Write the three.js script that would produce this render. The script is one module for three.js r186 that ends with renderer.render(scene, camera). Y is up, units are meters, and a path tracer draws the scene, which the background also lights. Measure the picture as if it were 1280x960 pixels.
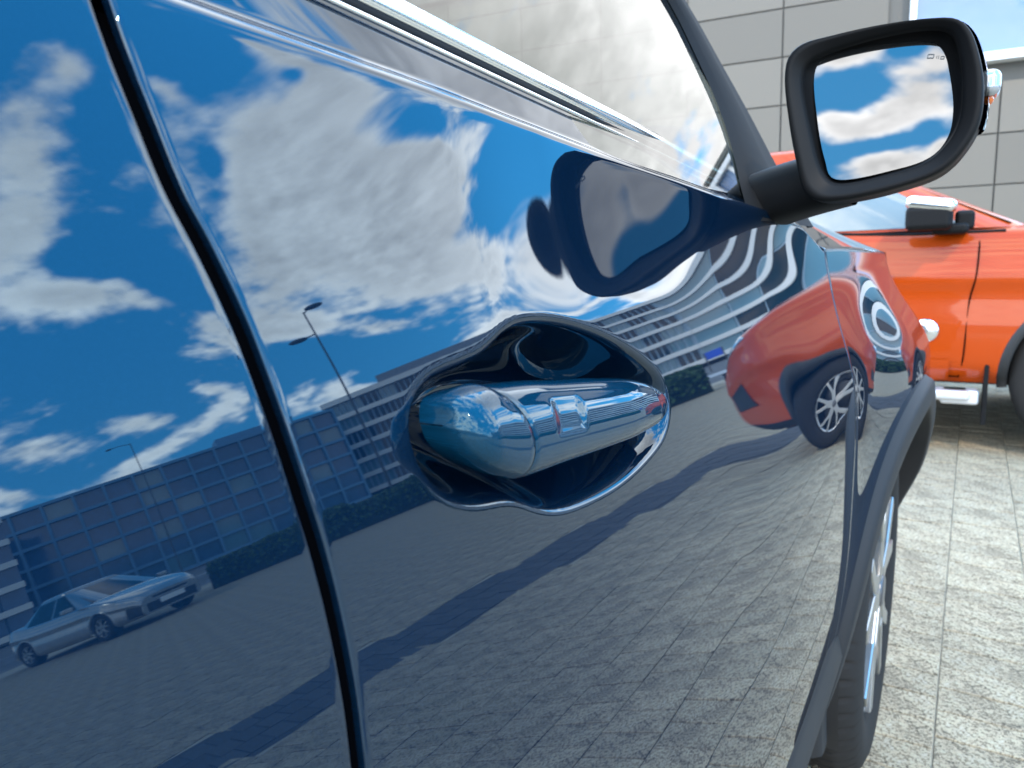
import * as THREE from 'three';
import { mergeGeometries } from 'three/addons/utils/BufferGeometryUtils.js';
import { RoundedBoxGeometry } from 'three/addons/geometries/RoundedBoxGeometry.js';

// ------------------------------------------------------------------ camera, sky, sun, exposure
// The blue car stands along -z, its right flank near x = -0.15; s = metres ahead of the camera (s = -z), x = metres out from the flank, y = height.
const scene = new THREE.Scene();
const RAD = Math.PI / 180, { sin, cos, tan, PI, hypot, max, min, abs, sqrt, exp, floor, pow, atan2, asin, sign } = Math;
const renderer = new THREE.WebGLRenderer();
renderer.toneMapping = THREE.LinearToneMapping;
renderer.toneMappingExposure = 0.54;
renderer.shadowMap.enabled = true;

const camera = new THREE.PerspectiveCamera(2 * Math.atan(480 / 900) / RAD, 4 / 3, 0.01, 600);
{
  const yaw = 32.6 * RAD, pitch = 9.6 * RAD, roll = 2 * RAD;
  const fwd = new THREE.Vector3(-cos(pitch) * sin(yaw), -sin(pitch), -cos(pitch) * cos(yaw));
  const right0 = new THREE.Vector3(cos(yaw), 0, -sin(yaw)), up0 = new THREE.Vector3().crossVectors(right0, fwd);
  const right = right0.clone().multiplyScalar(cos(roll)).addScaledVector(up0, -sin(roll));
  const up = up0.clone().multiplyScalar(cos(roll)).addScaledVector(right0, sin(roll));
  camera.quaternion.setFromRotationMatrix(new THREE.Matrix4().makeBasis(right, up, fwd.clone().negate()));
  camera.position.set(0, 1, 0);
  camera.focus = 0.42;
  camera.userData.fStop = 15;
}

// seeded noise
let seed = 7;
const rnd = () => { seed = (seed * 1664525 + 1013904223) >>> 0; return seed / 4294967296; };
const PERM = new Uint8Array(512), GRAD = new Float32Array(256);
for (let i = 0; i < 256; i++) { PERM[i] = i; GRAD[i] = rnd() * 2 - 1; }
for (let i = 255; i > 0; i--) { const j = floor(rnd() * (i + 1)), t = PERM[i]; PERM[i] = PERM[j]; PERM[j] = t; }
for (let i = 0; i < 256; i++) PERM[i + 256] = PERM[i];
function noise2(x, y) {                                   // value noise, -1 .. 1
  const xi = floor(x), yi = floor(y), fx = x - xi, fy = y - yi, u = fx * fx * fx * (fx * (fx * 6 - 15) + 10), v = fy * fy * fy * (fy * (fy * 6 - 15) + 10);
  const a = PERM[xi & 255], b = PERM[(xi + 1) & 255];
  const g00 = GRAD[PERM[a + (yi & 255)]], g10 = GRAD[PERM[b + (yi & 255)]], g01 = GRAD[PERM[a + ((yi + 1) & 255)]], g11 = GRAD[PERM[b + ((yi + 1) & 255)]];
  return g00 + (g10 - g00) * u + (g01 - g00 + (g00 - g10 - g01 + g11) * u) * v;
}
function fbm(x, y, oct) { let s = 0, a = 0.5, f = 1; for (let i = 0; i < oct; i++) { s += a * noise2(x * f + i * 17.3, y * f - i * 9.1); a *= 0.5; f *= 2.03; } return s; }
const smooth = (a, b, x) => { const t = min(1, max(0, (x - a) / (b - a))); return t * t * (3 - 2 * t); };
const lerp = (a, b, t) => a + (b - a) * t;

// the clouds in the sky ahead and behind: azimuth from straight ahead (degrees, to the right), elevation, inverse extent (3 numbers), amount
const DOOR_SKY = [[57.7822,37.0902,0.08,0.0321,0.028,1.1],[50.1502,42.8824,0.4247,-0.0382,0.1298,0.8],[50.4412,31.7805,0.1245,0.0612,0.0601,0.5],[59.2475,25.4231,0.0863,-0.0654,0.5118,1],[55.4158,23.443,0.2965,-0.2998,1.0106,0.7],[52.3575,19.8001,0.2663,-0.0218,0.1416,0.9],[54.2185,14.3047,1.0813,-1.0281,1.5632,0.8],[66.3458,13.7502,0.1687,-0.134,0.7348,1],[59.9687,13.5322,0.2104,-0.2101,0.803,1.1],[68.3139,10.3511,0.7555,-0.9028,2.0008,0.8],[57.8352,8.8573,0.0579,-0.2633,3.771,0.8],[51.2668,47.3939,0.1833,0.0381,0.4309,-1],[50.4761,39.8953,0.7271,0.2128,0.2266,-1],[63.8643,20.1761,0.0256,-0.0236,0.0774,-1],[68.2732,11.8928,0.8317,-1.4341,3.1207,-0.6],[38.2298,25.8192,0.0256,-0.007,0.0167,1.4],[40.2637,33.0188,0.1012,-0.006,0.0589,0.9],[34.2571,20.7217,0.0385,-0.0068,0.038,1.1],[46.5142,23.2473,0.0888,0.0283,0.0413,1.1],[36.3532,36.6263,0.929,-0.2628,0.1197,1],[24.1846,15.2271,0.0346,-0.011,0.1089,1.2],[47.6818,17.9274,0.1098,-0.0616,0.2209,0.8],[39.6125,14.5501,0.2736,-0.3908,0.8987,0.9],[23.7623,19.5144,0.223,0.0631,0.0729,-1.5],[31.8162,27.3417,0.5127,-0.319,0.2829,-0.9],[40.6581,42.2824,0.2794,-0.0009,0.0982,-1],[45.4816,33.9717,1.1412,0.2178,0.2135,-0.9],[44.3642,13.2221,0.033,-0.0795,0.3873,-1.2],[37.4441,37.5248,4.2679,-1.0486,1.5761,-1],[31.4968,24.9585,4.1961,-3.3815,2.8697,1.2],[24.7408,19.1394,3.1036,-3.9053,5.2232,0.7],[45.2543,40.4999,1.667,-0.4711,0.4442,0.7],[46.333,7.0449,1.3698,0.0994,0.8429,1.4],[37.8913,41.1858,4.1092,-1.2004,0.4587,0.8],[19.4935,10.3769,1.4433,-1.0114,0.9038,1.4],[27.2859,11.6875,0.049,0.1259,1.0792,1],[54.4618,8.4487,0.3838,-0.3486,4.8857,0.5]]
const FRONT_SKY = [[6,31,0.004,0,0.006,1.3,1],[14,44,0.006,0,0.006,1,1],[359,18,0.008,0,0.01,1,1],[148.4,22.3,0.6,0,1.1,-1.8],[146.6,24.6,0.5,0,0.5,1.3],[147.8,25.9,0.5,0,0.9,0.5]]  // final flag marks clouds dimmed to tone down the window and ledge reflections
const REAR_SKY = [[173.6012,22.324,0.1469,-0.0183,0.2571,1.8],[172.503,24.5518,1.3286,-0.179,0.6813,1],[177.0567,25.2868,0.1676,0.1849,1.1817,1.5],[178.8759,24.671,0.8881,-0.2368,1.6141,0.8],[176.5187,20.2527,0.2374,0.3128,1.2788,1.3],[178.9287,20.8822,1.0044,-0.222,1.8966,1.1],[175.6091,17.5763,0.1005,0.082,0.7069,1.8],[171.956,18.4099,2.039,-0.0849,1.8839,1],[174.4835,24.942,0.851,0.2708,4.1245,-1.2],[177.9555,22.582,0.2952,-0.0702,0.5032,-1.4],[175.9331,18.9084,0.1577,0.3907,4.3723,-1.2],[172.7402,19.7511,0.3569,0.1349,0.8918,-1.2]]

{
  const W = 4096, H = 2048, data = new Float32Array(W * H * 4);
  const BINS = 72, bins = Array.from({ length: BINS }, () => []);
  for (const c of [...DOOR_SKY, ...FRONT_SKY, ...REAR_SKY]) {
    const ext = 3 / sqrt(max(1e-4, c[2] - c[3] * c[3] / c[4])) / cos(min(70, c[1] + 8) * RAD) + 6;
    for (let b = 0; b < BINS; b++) { let d = abs(b * 5 + 2.5 - c[0]); d = min(d, 360 - d); if (d < ext) bins[b].push(c); }
  }
  for (let j = 0; j < H; j++) {
    const el = ((j + 0.5) / H - 0.5) * 180;
    for (let i = 0; i < W; i++) {
      const k = 4 * (j * W + i);
      if (el < -0.5) { data[k] = 0.5; data[k + 1] = 0.52; data[k + 2] = 0.54; data[k + 3] = 1; continue; }
      const lon = ((i + 0.5) / W - 0.5) * 2 * PI, dx = cos(lon), dz = sin(lon);       // u = atan2(z, x) / 2 pi + 1/2
      let az = atan2(dx, -dz) / RAD; if (az < 0) az += 360;
      const ce = cos(el * RAD), se = sin(el * RAD);
      const px = dx * ce / (se + 0.22), pz = dz * ce / (se + 0.22);
      let f = 0, mapped = 0, base = 0;
      for (const c of bins[min(BINS - 1, floor(az / 5))]) {
        let da = az - c[0]; if (da > 180) da -= 360; if (da < -180) da += 360;
        da *= ce; const de = el - c[1], q = c[2] * da * da + 2 * c[3] * da * de + c[4] * de * de;
        if (q < 9) { f += c[5] * exp(-q); mapped = max(mapped, smooth(9, 1, q)); if (c[6]) base = max(base, exp(-q * 0.5)); }
      }
      const wx = 0.35 * noise2(px * 1.7 + 40, pz * 1.7), wz = 0.35 * noise2(px * 1.7, pz * 1.7 + 70);
      const big = fbm(px * 1.1 + wx + 5.3, pz * 1.1 + wz + 1.7, 3), fine = fbm(px * 5 + wx * 3, pz * 5 + wz * 3, 6), wisp = fbm(px * 26 + 3, pz * 26 - 8, 4);
      const open = 2.2 * big + 0.05;
      let dens = lerp(open, f * 1.3 - 0.33, mapped) + 1.7 * fine + 0.45 * wisp;
      dens += 0.35 * smooth(9, 1, el) * (fbm(az * 0.12, el * 0.5, 4) + 0.1);
      const cl = smooth(-0.3, 0.95, dens), thick = smooth(0.35, 1.5, dens + 0.5 * fbm(px * 3.1 + 11, pz * 3.1 + 2, 4));
      const bright = lerp(13, 10, thick) * (1 + 0.3 * fine + 0.25 * wisp);
      const grey = 1 - 0.6 * base, lowness = exp(-el / 11), r0 = lerp(0.3, 1.2, lowness), g0 = lerp(3.3, 4.8, lowness), b0 = lerp(7.6, 8.2, lowness);  // base is an added dimming of the clouds ahead, for window and ledge
      data[k] = lerp(r0, bright * grey, cl); data[k + 1] = lerp(g0, bright * grey, cl); data[k + 2] = lerp(b0, bright * grey, cl); data[k + 3] = 1;
    }
  }
  const sky = new THREE.DataTexture(data, W, H, THREE.RGBAFormat, THREE.FloatType);
  sky.mapping = THREE.EquirectangularReflectionMapping; sky.magFilter = sky.minFilter = THREE.LinearFilter; sky.needsUpdate = true;
  scene.background = sky; scene.environment = sky;
}
const sun = new THREE.DirectionalLight(0xffedd2, 5);
sun.position.set(8, 12, 10); sun.target.position.set(0, 0, 0);
sun.castShadow = true; sun.shadow.mapSize.set(2048, 2048); sun.shadow.radius = 1;
Object.assign(sun.shadow.camera, { left: -25, right: 25, top: 25, bottom: -25, near: 0.1, far: 80 });
scene.add(sun, sun.target);

// ------------------------------------------------------------------ helpers
const V = (x, y, s) => new THREE.Vector3(x, y, -s);
const std = (c, r, m = 0, o = {}) => new THREE.MeshStandardMaterial({ color: new THREE.Color().setRGB(...c), roughness: r, metalness: m, ...o });
const phy = (c, r, m = 0, o = {}) => new THREE.MeshPhysicalMaterial({ color: new THREE.Color().setRGB(...c), roughness: r, metalness: m, ...o });
const used = new Map();
const numbered = (n) => { const k = used.get(n) || 0; used.set(n, k + 1); return k ? `${n}_${String(k).padStart(3, '0')}` : n; };
function shade(o) { o.castShadow = o.receiveShadow = true; return o; }
function part(name, geo, mat, parent) { const m = shade(new THREE.Mesh(Array.isArray(geo) ? mergeGeometries(geo.map(plain)) : geo, mat)); m.name = name; parent.add(m); return m; }
function plain(g) { const h = g.index ? g.toNonIndexed() : g; for (const k of Object.keys(h.attributes)) if (!['position', 'normal', 'uv'].includes(k)) h.deleteAttribute(k); if (!h.attributes.uv) h.setAttribute('uv', new THREE.BufferAttribute(new Float32Array(h.attributes.position.count * 2), 2)); h.morphAttributes = {}; return h; }
function thing(name, label, category, pos = [0, 0, 0], turn = 0, group) {
  const o = new THREE.Group(); o.name = numbered(name); o.position.set(...pos); o.rotation.y = turn;
  o.userData = { label, category }; if (group) o.userData.group = group; scene.add(o); return o;
}
function copy(o, label, pos, turn) { const c = o.clone(); c.name = numbered(o.name); c.userData = { ...o.userData, label }; c.position.set(...pos); c.rotation.y = turn; scene.add(c); return c; }
function struct(o) { o.userData = { ...o.userData, kind: 'structure' }; scene.add(o); return o; }
const box = (w, h, d, x = 0, y = 0, z = 0, r = 0) => { const g = r ? new RoundedBoxGeometry(w, h, d, 2, r) : new THREE.BoxGeometry(w, h, d); g.translate(x, y, z); return g; };
const tube = (pts, r, n = 24, k = 8, closed = false) => new THREE.TubeGeometry(new THREE.CatmullRomCurve3(pts, closed, 'centripetal'), n, r, k, closed);
const spline = (pts) => {
  const n = pts.length, m = pts.map((p, i) => { const a = pts[max(0, i - 1)], b = pts[min(n - 1, i + 1)]; return (b[1] - a[1]) / (b[0] - a[0]); });
  return (x) => {
    if (x <= pts[0][0]) return pts[0][1] + m[0] * (x - pts[0][0]);
    if (x >= pts[n - 1][0]) return pts[n - 1][1] + m[n - 1] * (x - pts[n - 1][0]);
    let i = 0; while (x > pts[i + 1][0]) i++;
    const [x0, y0] = pts[i], [x1, y1] = pts[i + 1], d = x1 - x0, t = (x - x0) / d;
    return y0 * (1 + 2 * t) * (1 - t) ** 2 + d * m[i] * t * (1 - t) ** 2 + y1 * t * t * (3 - 2 * t) + d * m[i + 1] * t * t * (t - 1);
  };
};
// a smooth sheet from a grid of points P[j][i] = [x, y, s]; normals come from the neighbours, weighted by their distances
function sheet(P, { flip = false, keep = null, uv = null } = {}) {
  const nj = P.length, ni = P[0].length, pos = new Float32Array(nj * ni * 3), nor = new Float32Array(nj * ni * 3), uvs = new Float32Array(nj * ni * 2), idx = [];
  const der = (a, b, c) => {
    if (!a) return [c[0] - b[0], c[1] - b[1], c[2] - b[2]]; if (!c) return [b[0] - a[0], b[1] - a[1], b[2] - a[2]];
    const h0 = hypot(b[0] - a[0], b[1] - a[1], b[2] - a[2]) || 1e-9, h1 = hypot(c[0] - b[0], c[1] - b[1], c[2] - b[2]) || 1e-9, w0 = h1 / h0, w1 = h0 / h1;
    return [0, 1, 2].map((q) => (b[q] - a[q]) * w0 + (c[q] - b[q]) * w1);
  };
  for (let j = 0; j < nj; j++) for (let i = 0; i < ni; i++) {
    const k = j * ni + i, p = P[j][i];
    pos[3 * k] = p[0]; pos[3 * k + 1] = p[1]; pos[3 * k + 2] = -p[2];
    const a = der(i ? P[j][i - 1] : null, p, i < ni - 1 ? P[j][i + 1] : null), b = der(j ? P[j - 1][i] : null, p, j < nj - 1 ? P[j + 1][i] : null);
    let n = [a[1] * -b[2] + a[2] * b[1], -a[2] * b[0] + a[0] * b[2], a[0] * b[1] - a[1] * b[0]];       // cross with z = -s
    const l = (hypot(...n) || 1) * (flip ? -1 : 1);
    nor[3 * k] = n[0] / l; nor[3 * k + 1] = n[1] / l; nor[3 * k + 2] = n[2] / l;
    const q = uv ? uv(p, i, j) : [p[2], p[1]]; uvs[2 * k] = q[0]; uvs[2 * k + 1] = q[1];
    if (i < ni - 1 && j < nj - 1 && (!keep || keep(p, P[j][i + 1], P[j + 1][i], P[j + 1][i + 1]))) {
      if (flip) idx.push(k, k + ni, k + 1, k + 1, k + ni, k + ni + 1); else idx.push(k, k + 1, k + ni, k + 1, k + ni + 1, k + ni);
    }
  }
  const g = new THREE.BufferGeometry();
  g.setAttribute('position', new THREE.BufferAttribute(pos, 3)); g.setAttribute('normal', new THREE.BufferAttribute(nor, 3)); g.setAttribute('uv', new THREE.BufferAttribute(uvs, 2)); g.setIndex(idx);
  return g;
}
function resample(poly, n, close = true) { return new THREE.CatmullRomCurve3(poly.map((p) => new THREE.Vector3(p[0], p[1], 0)), close, 'centripetal').getSpacedPoints(n).slice(0, close ? n : n + 1).map((v) => [v.x, v.y]); }
// a plate: outline of [x, y] in a plane, given thickness, small bevel
function plate(poly, depth, bevel = 0) { return new THREE.ExtrudeGeometry(new THREE.Shape(poly.map((p) => new THREE.Vector2(...p))), { depth, bevelEnabled: bevel > 0, bevelThickness: bevel, bevelSize: bevel, bevelSegments: 2, curveSegments: 10 }); }
function texture(w, h, fn, srgb) {
  const d = new Uint8Array(w * h * 4);
  for (let j = 0; j < h; j++) for (let i = 0; i < w; i++) { const c = fn(i / w, j / h, i, j), k = 4 * (j * w + i); d[k] = 255 * min(1, max(0, c[0])); d[k + 1] = 255 * min(1, max(0, c[1])); d[k + 2] = 255 * min(1, max(0, c[2])); d[k + 3] = 255; }
  const t = new THREE.DataTexture(d, w, h); t.wrapS = t.wrapT = THREE.RepeatWrapping; t.magFilter = THREE.LinearFilter; t.minFilter = THREE.LinearMipmapLinearFilter; if (srgb) t.colorSpace = THREE.SRGBColorSpace; t.needsUpdate = true; return t;
}
const tileNoise = (u, v, f, oct) => { const m = (x, p) => ((x % p) + p) % p; let s = 0, a = 0.5; for (let o = 0; o < oct; o++) { const p = f << o; const x = u * p, y = v * p, xi = floor(x), yi = floor(y), fx = x - xi, fy = y - yi, g = (a2, b2) => GRAD[PERM[PERM[m(a2, p) & 255] + ((m(b2, p) + o * 31) & 255)]], uu = fx * fx * (3 - 2 * fx), vv = fy * fy * (3 - 2 * fy); s += a * lerp(lerp(g(xi, yi), g(xi + 1, yi), uu), lerp(g(xi, yi + 1), g(xi + 1, yi + 1), uu), vv); a *= 0.55; } return s; };

// ------------------------------------------------------------------ materials
const flake = texture(512, 512, () => { const q = rnd(), b = q > 0.9 ? 1 : q > 0.6 ? 0.72 : 0.55; return [b, b, b]; });
const flakeMap = (rep) => { const t = flake.clone(); t.repeat.set(rep, rep); t.needsUpdate = true; return t; };
const M = {
  paint: phy([0.0022, 0.012, 0.03], 0.012, 0, { ior: 1.7, specularColor: new THREE.Color().setRGB(0.66, 0.86, 1), map: flakeMap(9) }),
  sunlitHandlePaint: phy([0.002, 0.035, 0.072], 0.025, 0, { ior: 1.55, specularColor: new THREE.Color().setRGB(0.55, 0.88, 1), map: flakeMap(14) }),  // brighter than the door paint: sunlit flake is put into the colour
  black: std([0.012, 0.012, 0.013], 0.55), satin: phy([0.007, 0.007, 0.0075], 0.5, 0, { specularIntensity: 0.28 }), rubber: phy([0.006, 0.006, 0.0065], 0.8, 0, { specularIntensity: 0.4 }), gap: phy([0.0012, 0.0012, 0.0015], 1, 0, { specularIntensity: 0 }),
  cladding: phy([0.022, 0.022, 0.023], 0.6, 0, { specularIntensity: 0.45 }), chrome: phy([0.85, 0.86, 0.87], 0.16, 1), alloy: phy([0.4, 0.4, 0.4], 0.34, 1), darkAlloy: std([0.02, 0.02, 0.022], 0.35), cap: std([0.1, 0.1, 0.105], 0.3, 0.5),
  tyre: phy([0.02, 0.0185, 0.0175], 0.8, 0, { specularIntensity: 0.35 }), glass: phy([0.45, 0.5, 0.46], 0, 0, { transmission: 1, thickness: 0, ior: 1.5 }), mirror: phy([0.14, 0.14, 0.14], 0.0, 0.9), lens: phy([0.9, 0.92, 0.95], 0.03, 0, { transmission: 1, thickness: 0, ior: 1.5 }),
  amber: phy([0.8, 0.16, 0.02], 0.1), cabin: std([0.03, 0.03, 0.03], 0.85), orange: phy([0.36, 0.042, 0.001], 0.45, 0, { specularIntensity: 0.3, clearcoat: 0.55, clearcoatRoughness: 0.02, ior: 1.4 }), silver: phy([0.3, 0.31, 0.32], 0.25, 0.7, { clearcoat: 1 }),
  panel: std([0.36, 0.37, 0.365], 0.6), joint: std([0.11, 0.104, 0.092], 0.8), white: std([0.75, 0.75, 0.74], 0.45), band: std([0.78, 0.75, 0.7], 0.7), darkGlass: phy([0.006, 0.009, 0.012], 0.05, 0, { ior: 1.45 }), tealGlass: phy([0.1, 0.2, 0.24], 0.08, 0, { ior: 1.7 }), garageGlass: phy([0.03, 0.10, 0.2], 0.1, 0, { ior: 1.6 }), lattice: std([0.12, 0.27, 0.42], 0.6),
  leaf: std([0.05, 0.095, 0.03], 0.7, 0, { side: THREE.DoubleSide }), pole: std([0.05, 0.052, 0.055], 0.5), blueSign: std([0.02, 0.08, 0.5], 0.4), light: phy([0.42, 0.44, 0.46], 0.05, 0.5, { ior: 1.7 }), whitePaint: phy([0.7, 0.7, 0.7], 0.2, 0, { clearcoat: 1 }),
};

// ------------------------------------------------------------------ the blue car: shape of its flank
const tiltCurve = spline([[0.25, -19], [0.35, -14], [0.45, -9], [0.55, -4.5], [0.65, 0], [0.78, 4.8], [0.885, 10.2], [0.92, 11.9], [1.0, 15.8], [1.06, 19], [1.2, 25]]);
const tiltFront = spline([[0.2, 0], [0.6, 0], [0.70, -2.5], [0.76, -3.5], [0.793, -3], [0.828, 1.7], [0.868, 6.8], [0.91, 4], [0.941, 0], [1.0, -1.5], [1.2, -1.5]]);
const tilt = (s, h) => (tiltCurve(h) - 0.5 + 0.8 * smooth(0.05, 0.45, s) - (7.5 * smooth(0.1, 0.34, s) + 7 * smooth(0.5, 0.95, s)) * smooth(lerp(0.985, 0.955, smooth(0.4, 0.9, s)), lerp(1.065, 1.035, smooth(0.4, 0.9, s)), h) + tiltFront(h) * smooth(0.5, 0.9, s) + 3.6 * exp(-pow((h - 0.98) / 0.016, 2)) * smooth(0.24, 0.32, s) * smooth(0.55, 0.42, s)) * RAD;
const COLS = new Map(), DH = 0.0005;
function column(k) {                                    // depth behind the camera's plane at s = k / 200, by height from 0.2 in steps of DH
  if (!COLS.has(k)) {
    const a = new Float64Array(2001), i0 = Math.round(0.72 / DH); a[i0] = 0.15;
    for (let i = i0 + 1; i <= 2000; i++) a[i] = a[i - 1] + DH * tan(tilt(k / 200, 0.2 + (i - 0.5) * DH));
    for (let i = i0 - 1; i >= 0; i--) a[i] = a[i + 1] - DH * tan(tilt(k / 200, 0.2 + (i + 0.5) * DH));
    COLS.set(k, a);
  }
  return COLS.get(k);
}
function doorDepth(s, h) {
  const x = (h - 0.2) / DH, i = max(0, min(1999, floor(x))), S = min(s, 1.2) * 200, k = floor(S), t = S - k;
  const g = (kk) => { const a = column(kk); return a[i] + (a[i + 1] - a[i]) * (x - i); };
  const a = g(k - 1), b = g(k), c = g(k + 1), e = g(k + 2);
  return 0.5 * (2 * b + (c - a) * t + (2 * a - 5 * b + 4 * c - e) * t * t + (3 * b - a - 3 * c + e) * t * t * t) - 0.0015 * smooth(0.42, 0.7, s);
}
const bodyDepth = (s, h) => {                            // with the swelling of the front wing and the tuck of the nose
  const f = 0.056 * smooth(1.03, 1.5, s) * (1 - 0.9 * smooth(0.77, 0.97, h)) * (1 - 0.4 * smooth(0.55, 0.35, h));
  return doorDepth(min(s, 1.03), h) - f + 0.5 * smooth(1.72, 3.0, s);
};
const peel = (s, h) => 0.0000012 * noise2(s * 62, h * 62) + 0.0000045 * noise2(s * 21 + 7, h * 33 + 3);
const shoulderH = (s) => 1.0805 - 0.06 * s - 0.028 * smooth(0.85, 1.1, s);
const beltAt = (s) => [0.2065 + 0.004 * smooth(0.5, 0.8, s), 1.1085 - 0.06 * s];      // depth, height of the foot of the window trim
// the pressed bowl behind the handle
const BOWL = resample([[.1801, .9464], [.1841, .9532], [.1936, .959], [.21, .9614], [.231, .9637], [.2427, .9681], [.2549, .9721], [.2693, .9731], [.2929, .971], [.3235, .9643], [.3572, .9528], [.3846, .9395], [.403, .9256], [.4043, .914], [.3922, .9016], [.3599, .8935], [.3222, .8901], [.2829, .8919], [.2586, .8956], [.2421, .902], [.2321, .9082], [.2212, .912], [.2075, .9142], [.1924, .9201], [.1834, .9288], [.1798, .9392]], 180);
for (let k = 0; k < 10; k++) { const o = BOWL.map((p) => p.slice()); BOWL.forEach((p, i) => { const a = o[(i + 179) % 180], b = o[(i + 1) % 180]; p[0] = 0.5 * p[0] + 0.25 * (a[0] + b[0]); p[1] = 0.5 * p[1] + 0.25 * (a[1] + b[1]); }); }
function inside(x, y) {                                  // distance inside the bowl's outline (negative outside)
  let d = 1e9, c = false;
  for (let i = 0, j = BOWL.length - 1; i < BOWL.length; j = i++) {
    const [ax, ay] = BOWL[j], [bx, by] = BOWL[i], ex = bx - ax, ey = by - ay, t = min(1, max(0, ((x - ax) * ex + (y - ay) * ey) / (ex * ex + ey * ey)));
    d = min(d, (x - ax - t * ex) ** 2 + (y - ay - t * ey) ** 2);
    if ((by > y) !== (ay > y) && x < (ax - bx) * (y - by) / (ay - by) + bx) c = !c;
  }
  return c ? sqrt(d) : -sqrt(d);
}
const BOWL_DEPTH = (() => { const t = []; let z = 0; for (let i = 0; i <= 1200; i++) { const d = -0.006 + i * 0.00005; t.push(z); z += 0.00005 * (2.6 * smooth(-0.0042, 0.003, d) * (1 - smooth(0.016, 0.028, d)) + 0.3 * smooth(0.016, 0.028, d) * (1 - smooth(0.03, 0.042, d))); } return t; })();
const PIT = (() => {                                      // the depth on a fine grid, its floor smoothed
  const q = 0.001, s0 = 0.16, h0 = 0.87, nx = 264, ny = 122, D = new Float64Array(nx * ny), A = new Float64Array(nx * ny);
  for (let j = 0; j < ny; j++) for (let i = 0; i < nx; i++) { const d = inside(s0 + i * q, h0 + j * q), x = min(1199, max(0, (d + 0.006) / 0.00005)), k = floor(x); D[j * nx + i] = d; A[j * nx + i] = k >= 1199 ? BOWL_DEPTH[1200] : lerp(BOWL_DEPTH[k], BOWL_DEPTH[k + 1], x - k); }
  const blur = (src, sg) => { const R = Math.ceil(sg * 2.5), w = []; for (let k = -R; k <= R; k++) w.push(exp(-k * k / (2 * sg * sg))); const t = w.reduce((a, b) => a + b), B = new Float64Array(nx * ny), C = new Float64Array(nx * ny);
    for (let j = 0; j < ny; j++) for (let i = 0; i < nx; i++) { let v = 0; for (let k = -R; k <= R; k++) v += w[k + R] * src[j * nx + min(nx - 1, max(0, i + k))]; B[j * nx + i] = v / t; }
    for (let j = 0; j < ny; j++) for (let i = 0; i < nx; i++) { let v = 0; for (let k = -R; k <= R; k++) v += w[k + R] * B[min(ny - 1, max(0, j + k)) * nx + i]; C[j * nx + i] = v / t; } return C; };
  const B = blur(A, 6), G = new Float64Array(nx * ny); for (let k = 0; k < nx * ny; k++) G[k] = lerp(A[k], B[k], smooth(0.004, 0.015, D[k]));
  return { q, s0, h0, nx, ny, G: blur(G, 0.8) };
})();
function bowl(s, h) {
  const { q, s0, h0, nx, ny, G } = PIT, x = (s - s0) / q, y = (h - h0) / q, i = floor(x), j = floor(y);
  if (i < 1 || j < 1 || i > nx - 3 || j > ny - 3) return 0;
  const w = (t) => [((-t + 2) * t - 1) * t / 2, ((3 * t - 5) * t * t + 2) / 2, ((-3 * t + 4) * t + 1) * t / 2, (t - 1) * t * t / 2], a = w(x - i), b = w(y - j);
  let v = 0; for (let m = 0; m < 4; m++) for (let n = 0; n < 4; n++) v += a[n] * b[m] * G[(j + m - 1) * nx + i + n - 1]; return v;
}
const gapAt = spline([[.859, .1302], [.8785, .1319], [.9, .1324], [.92, .1318], [.935, .1305], [.9545, .1286], [.97, .1268], [.986, .1245], [1.006, .12], [1.021, .1159], [1.0395, .1135], [1.055, .1119], [1.069, .1113], [1.12, .111]]);
// rows of a panel: heights below the shoulder, then the shoulder's roll and the ledge up to the window trim
function rowsFrom(h0, fine0, fine1, step) {
  const r = []; let h = h0; while (h < fine0) { r.push(h); h += max(step, min(0.006, (fine0 - h) * 0.16)); }
  for (h = fine0; h <= fine1; h += step) r.push(h);
  return r;
}
const LEDGE = 44;
function ledge(s) {                                      // points [depth, height] from the shoulder to the trim
  const h0 = shoulderH(s), d0 = doorDepth(s, h0), a0 = tilt(s, h0), [bd, bh] = beltAt(s), fade = smooth(0.98, 0.8, s);
  const out = []; let d = d0, h = h0; const n1 = 14, n2 = 10, n3 = LEDGE - n1 - n2, L1 = 0.0055 * fade + 0.004, L2 = 0.006 * fade + 0.002, aTop = lerp(1.0, 74 * RAD, fade);
  for (let i = 0; i < n1; i++) { const a = lerp(a0, aTop, (i + 0.5) / n1); d += sin(a) * L1 / n1; h += cos(a) * L1 / n1; out.push([d, h]); }
  const rest = atan2(max(0.001, bd + 0.001 - d - sin(0.8) * L2), max(0.002, bh + 0.001 - h - cos(0.8) * L2));
  for (let i = 0; i < n2; i++) { const a = lerp(aTop, rest, (i + 0.5) / n2); d += sin(a) * L2 / n2; h += cos(a) * L2 / n2; out.push([d, h]); }
  const dd = bd + 0.001 - d, dh = max(0.001, bh + 0.001 - h);
  for (let i = 1; i <= n3; i++) out.push([d + dd * i / n3, h + dh * i / n3]);
  return out;
}
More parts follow.
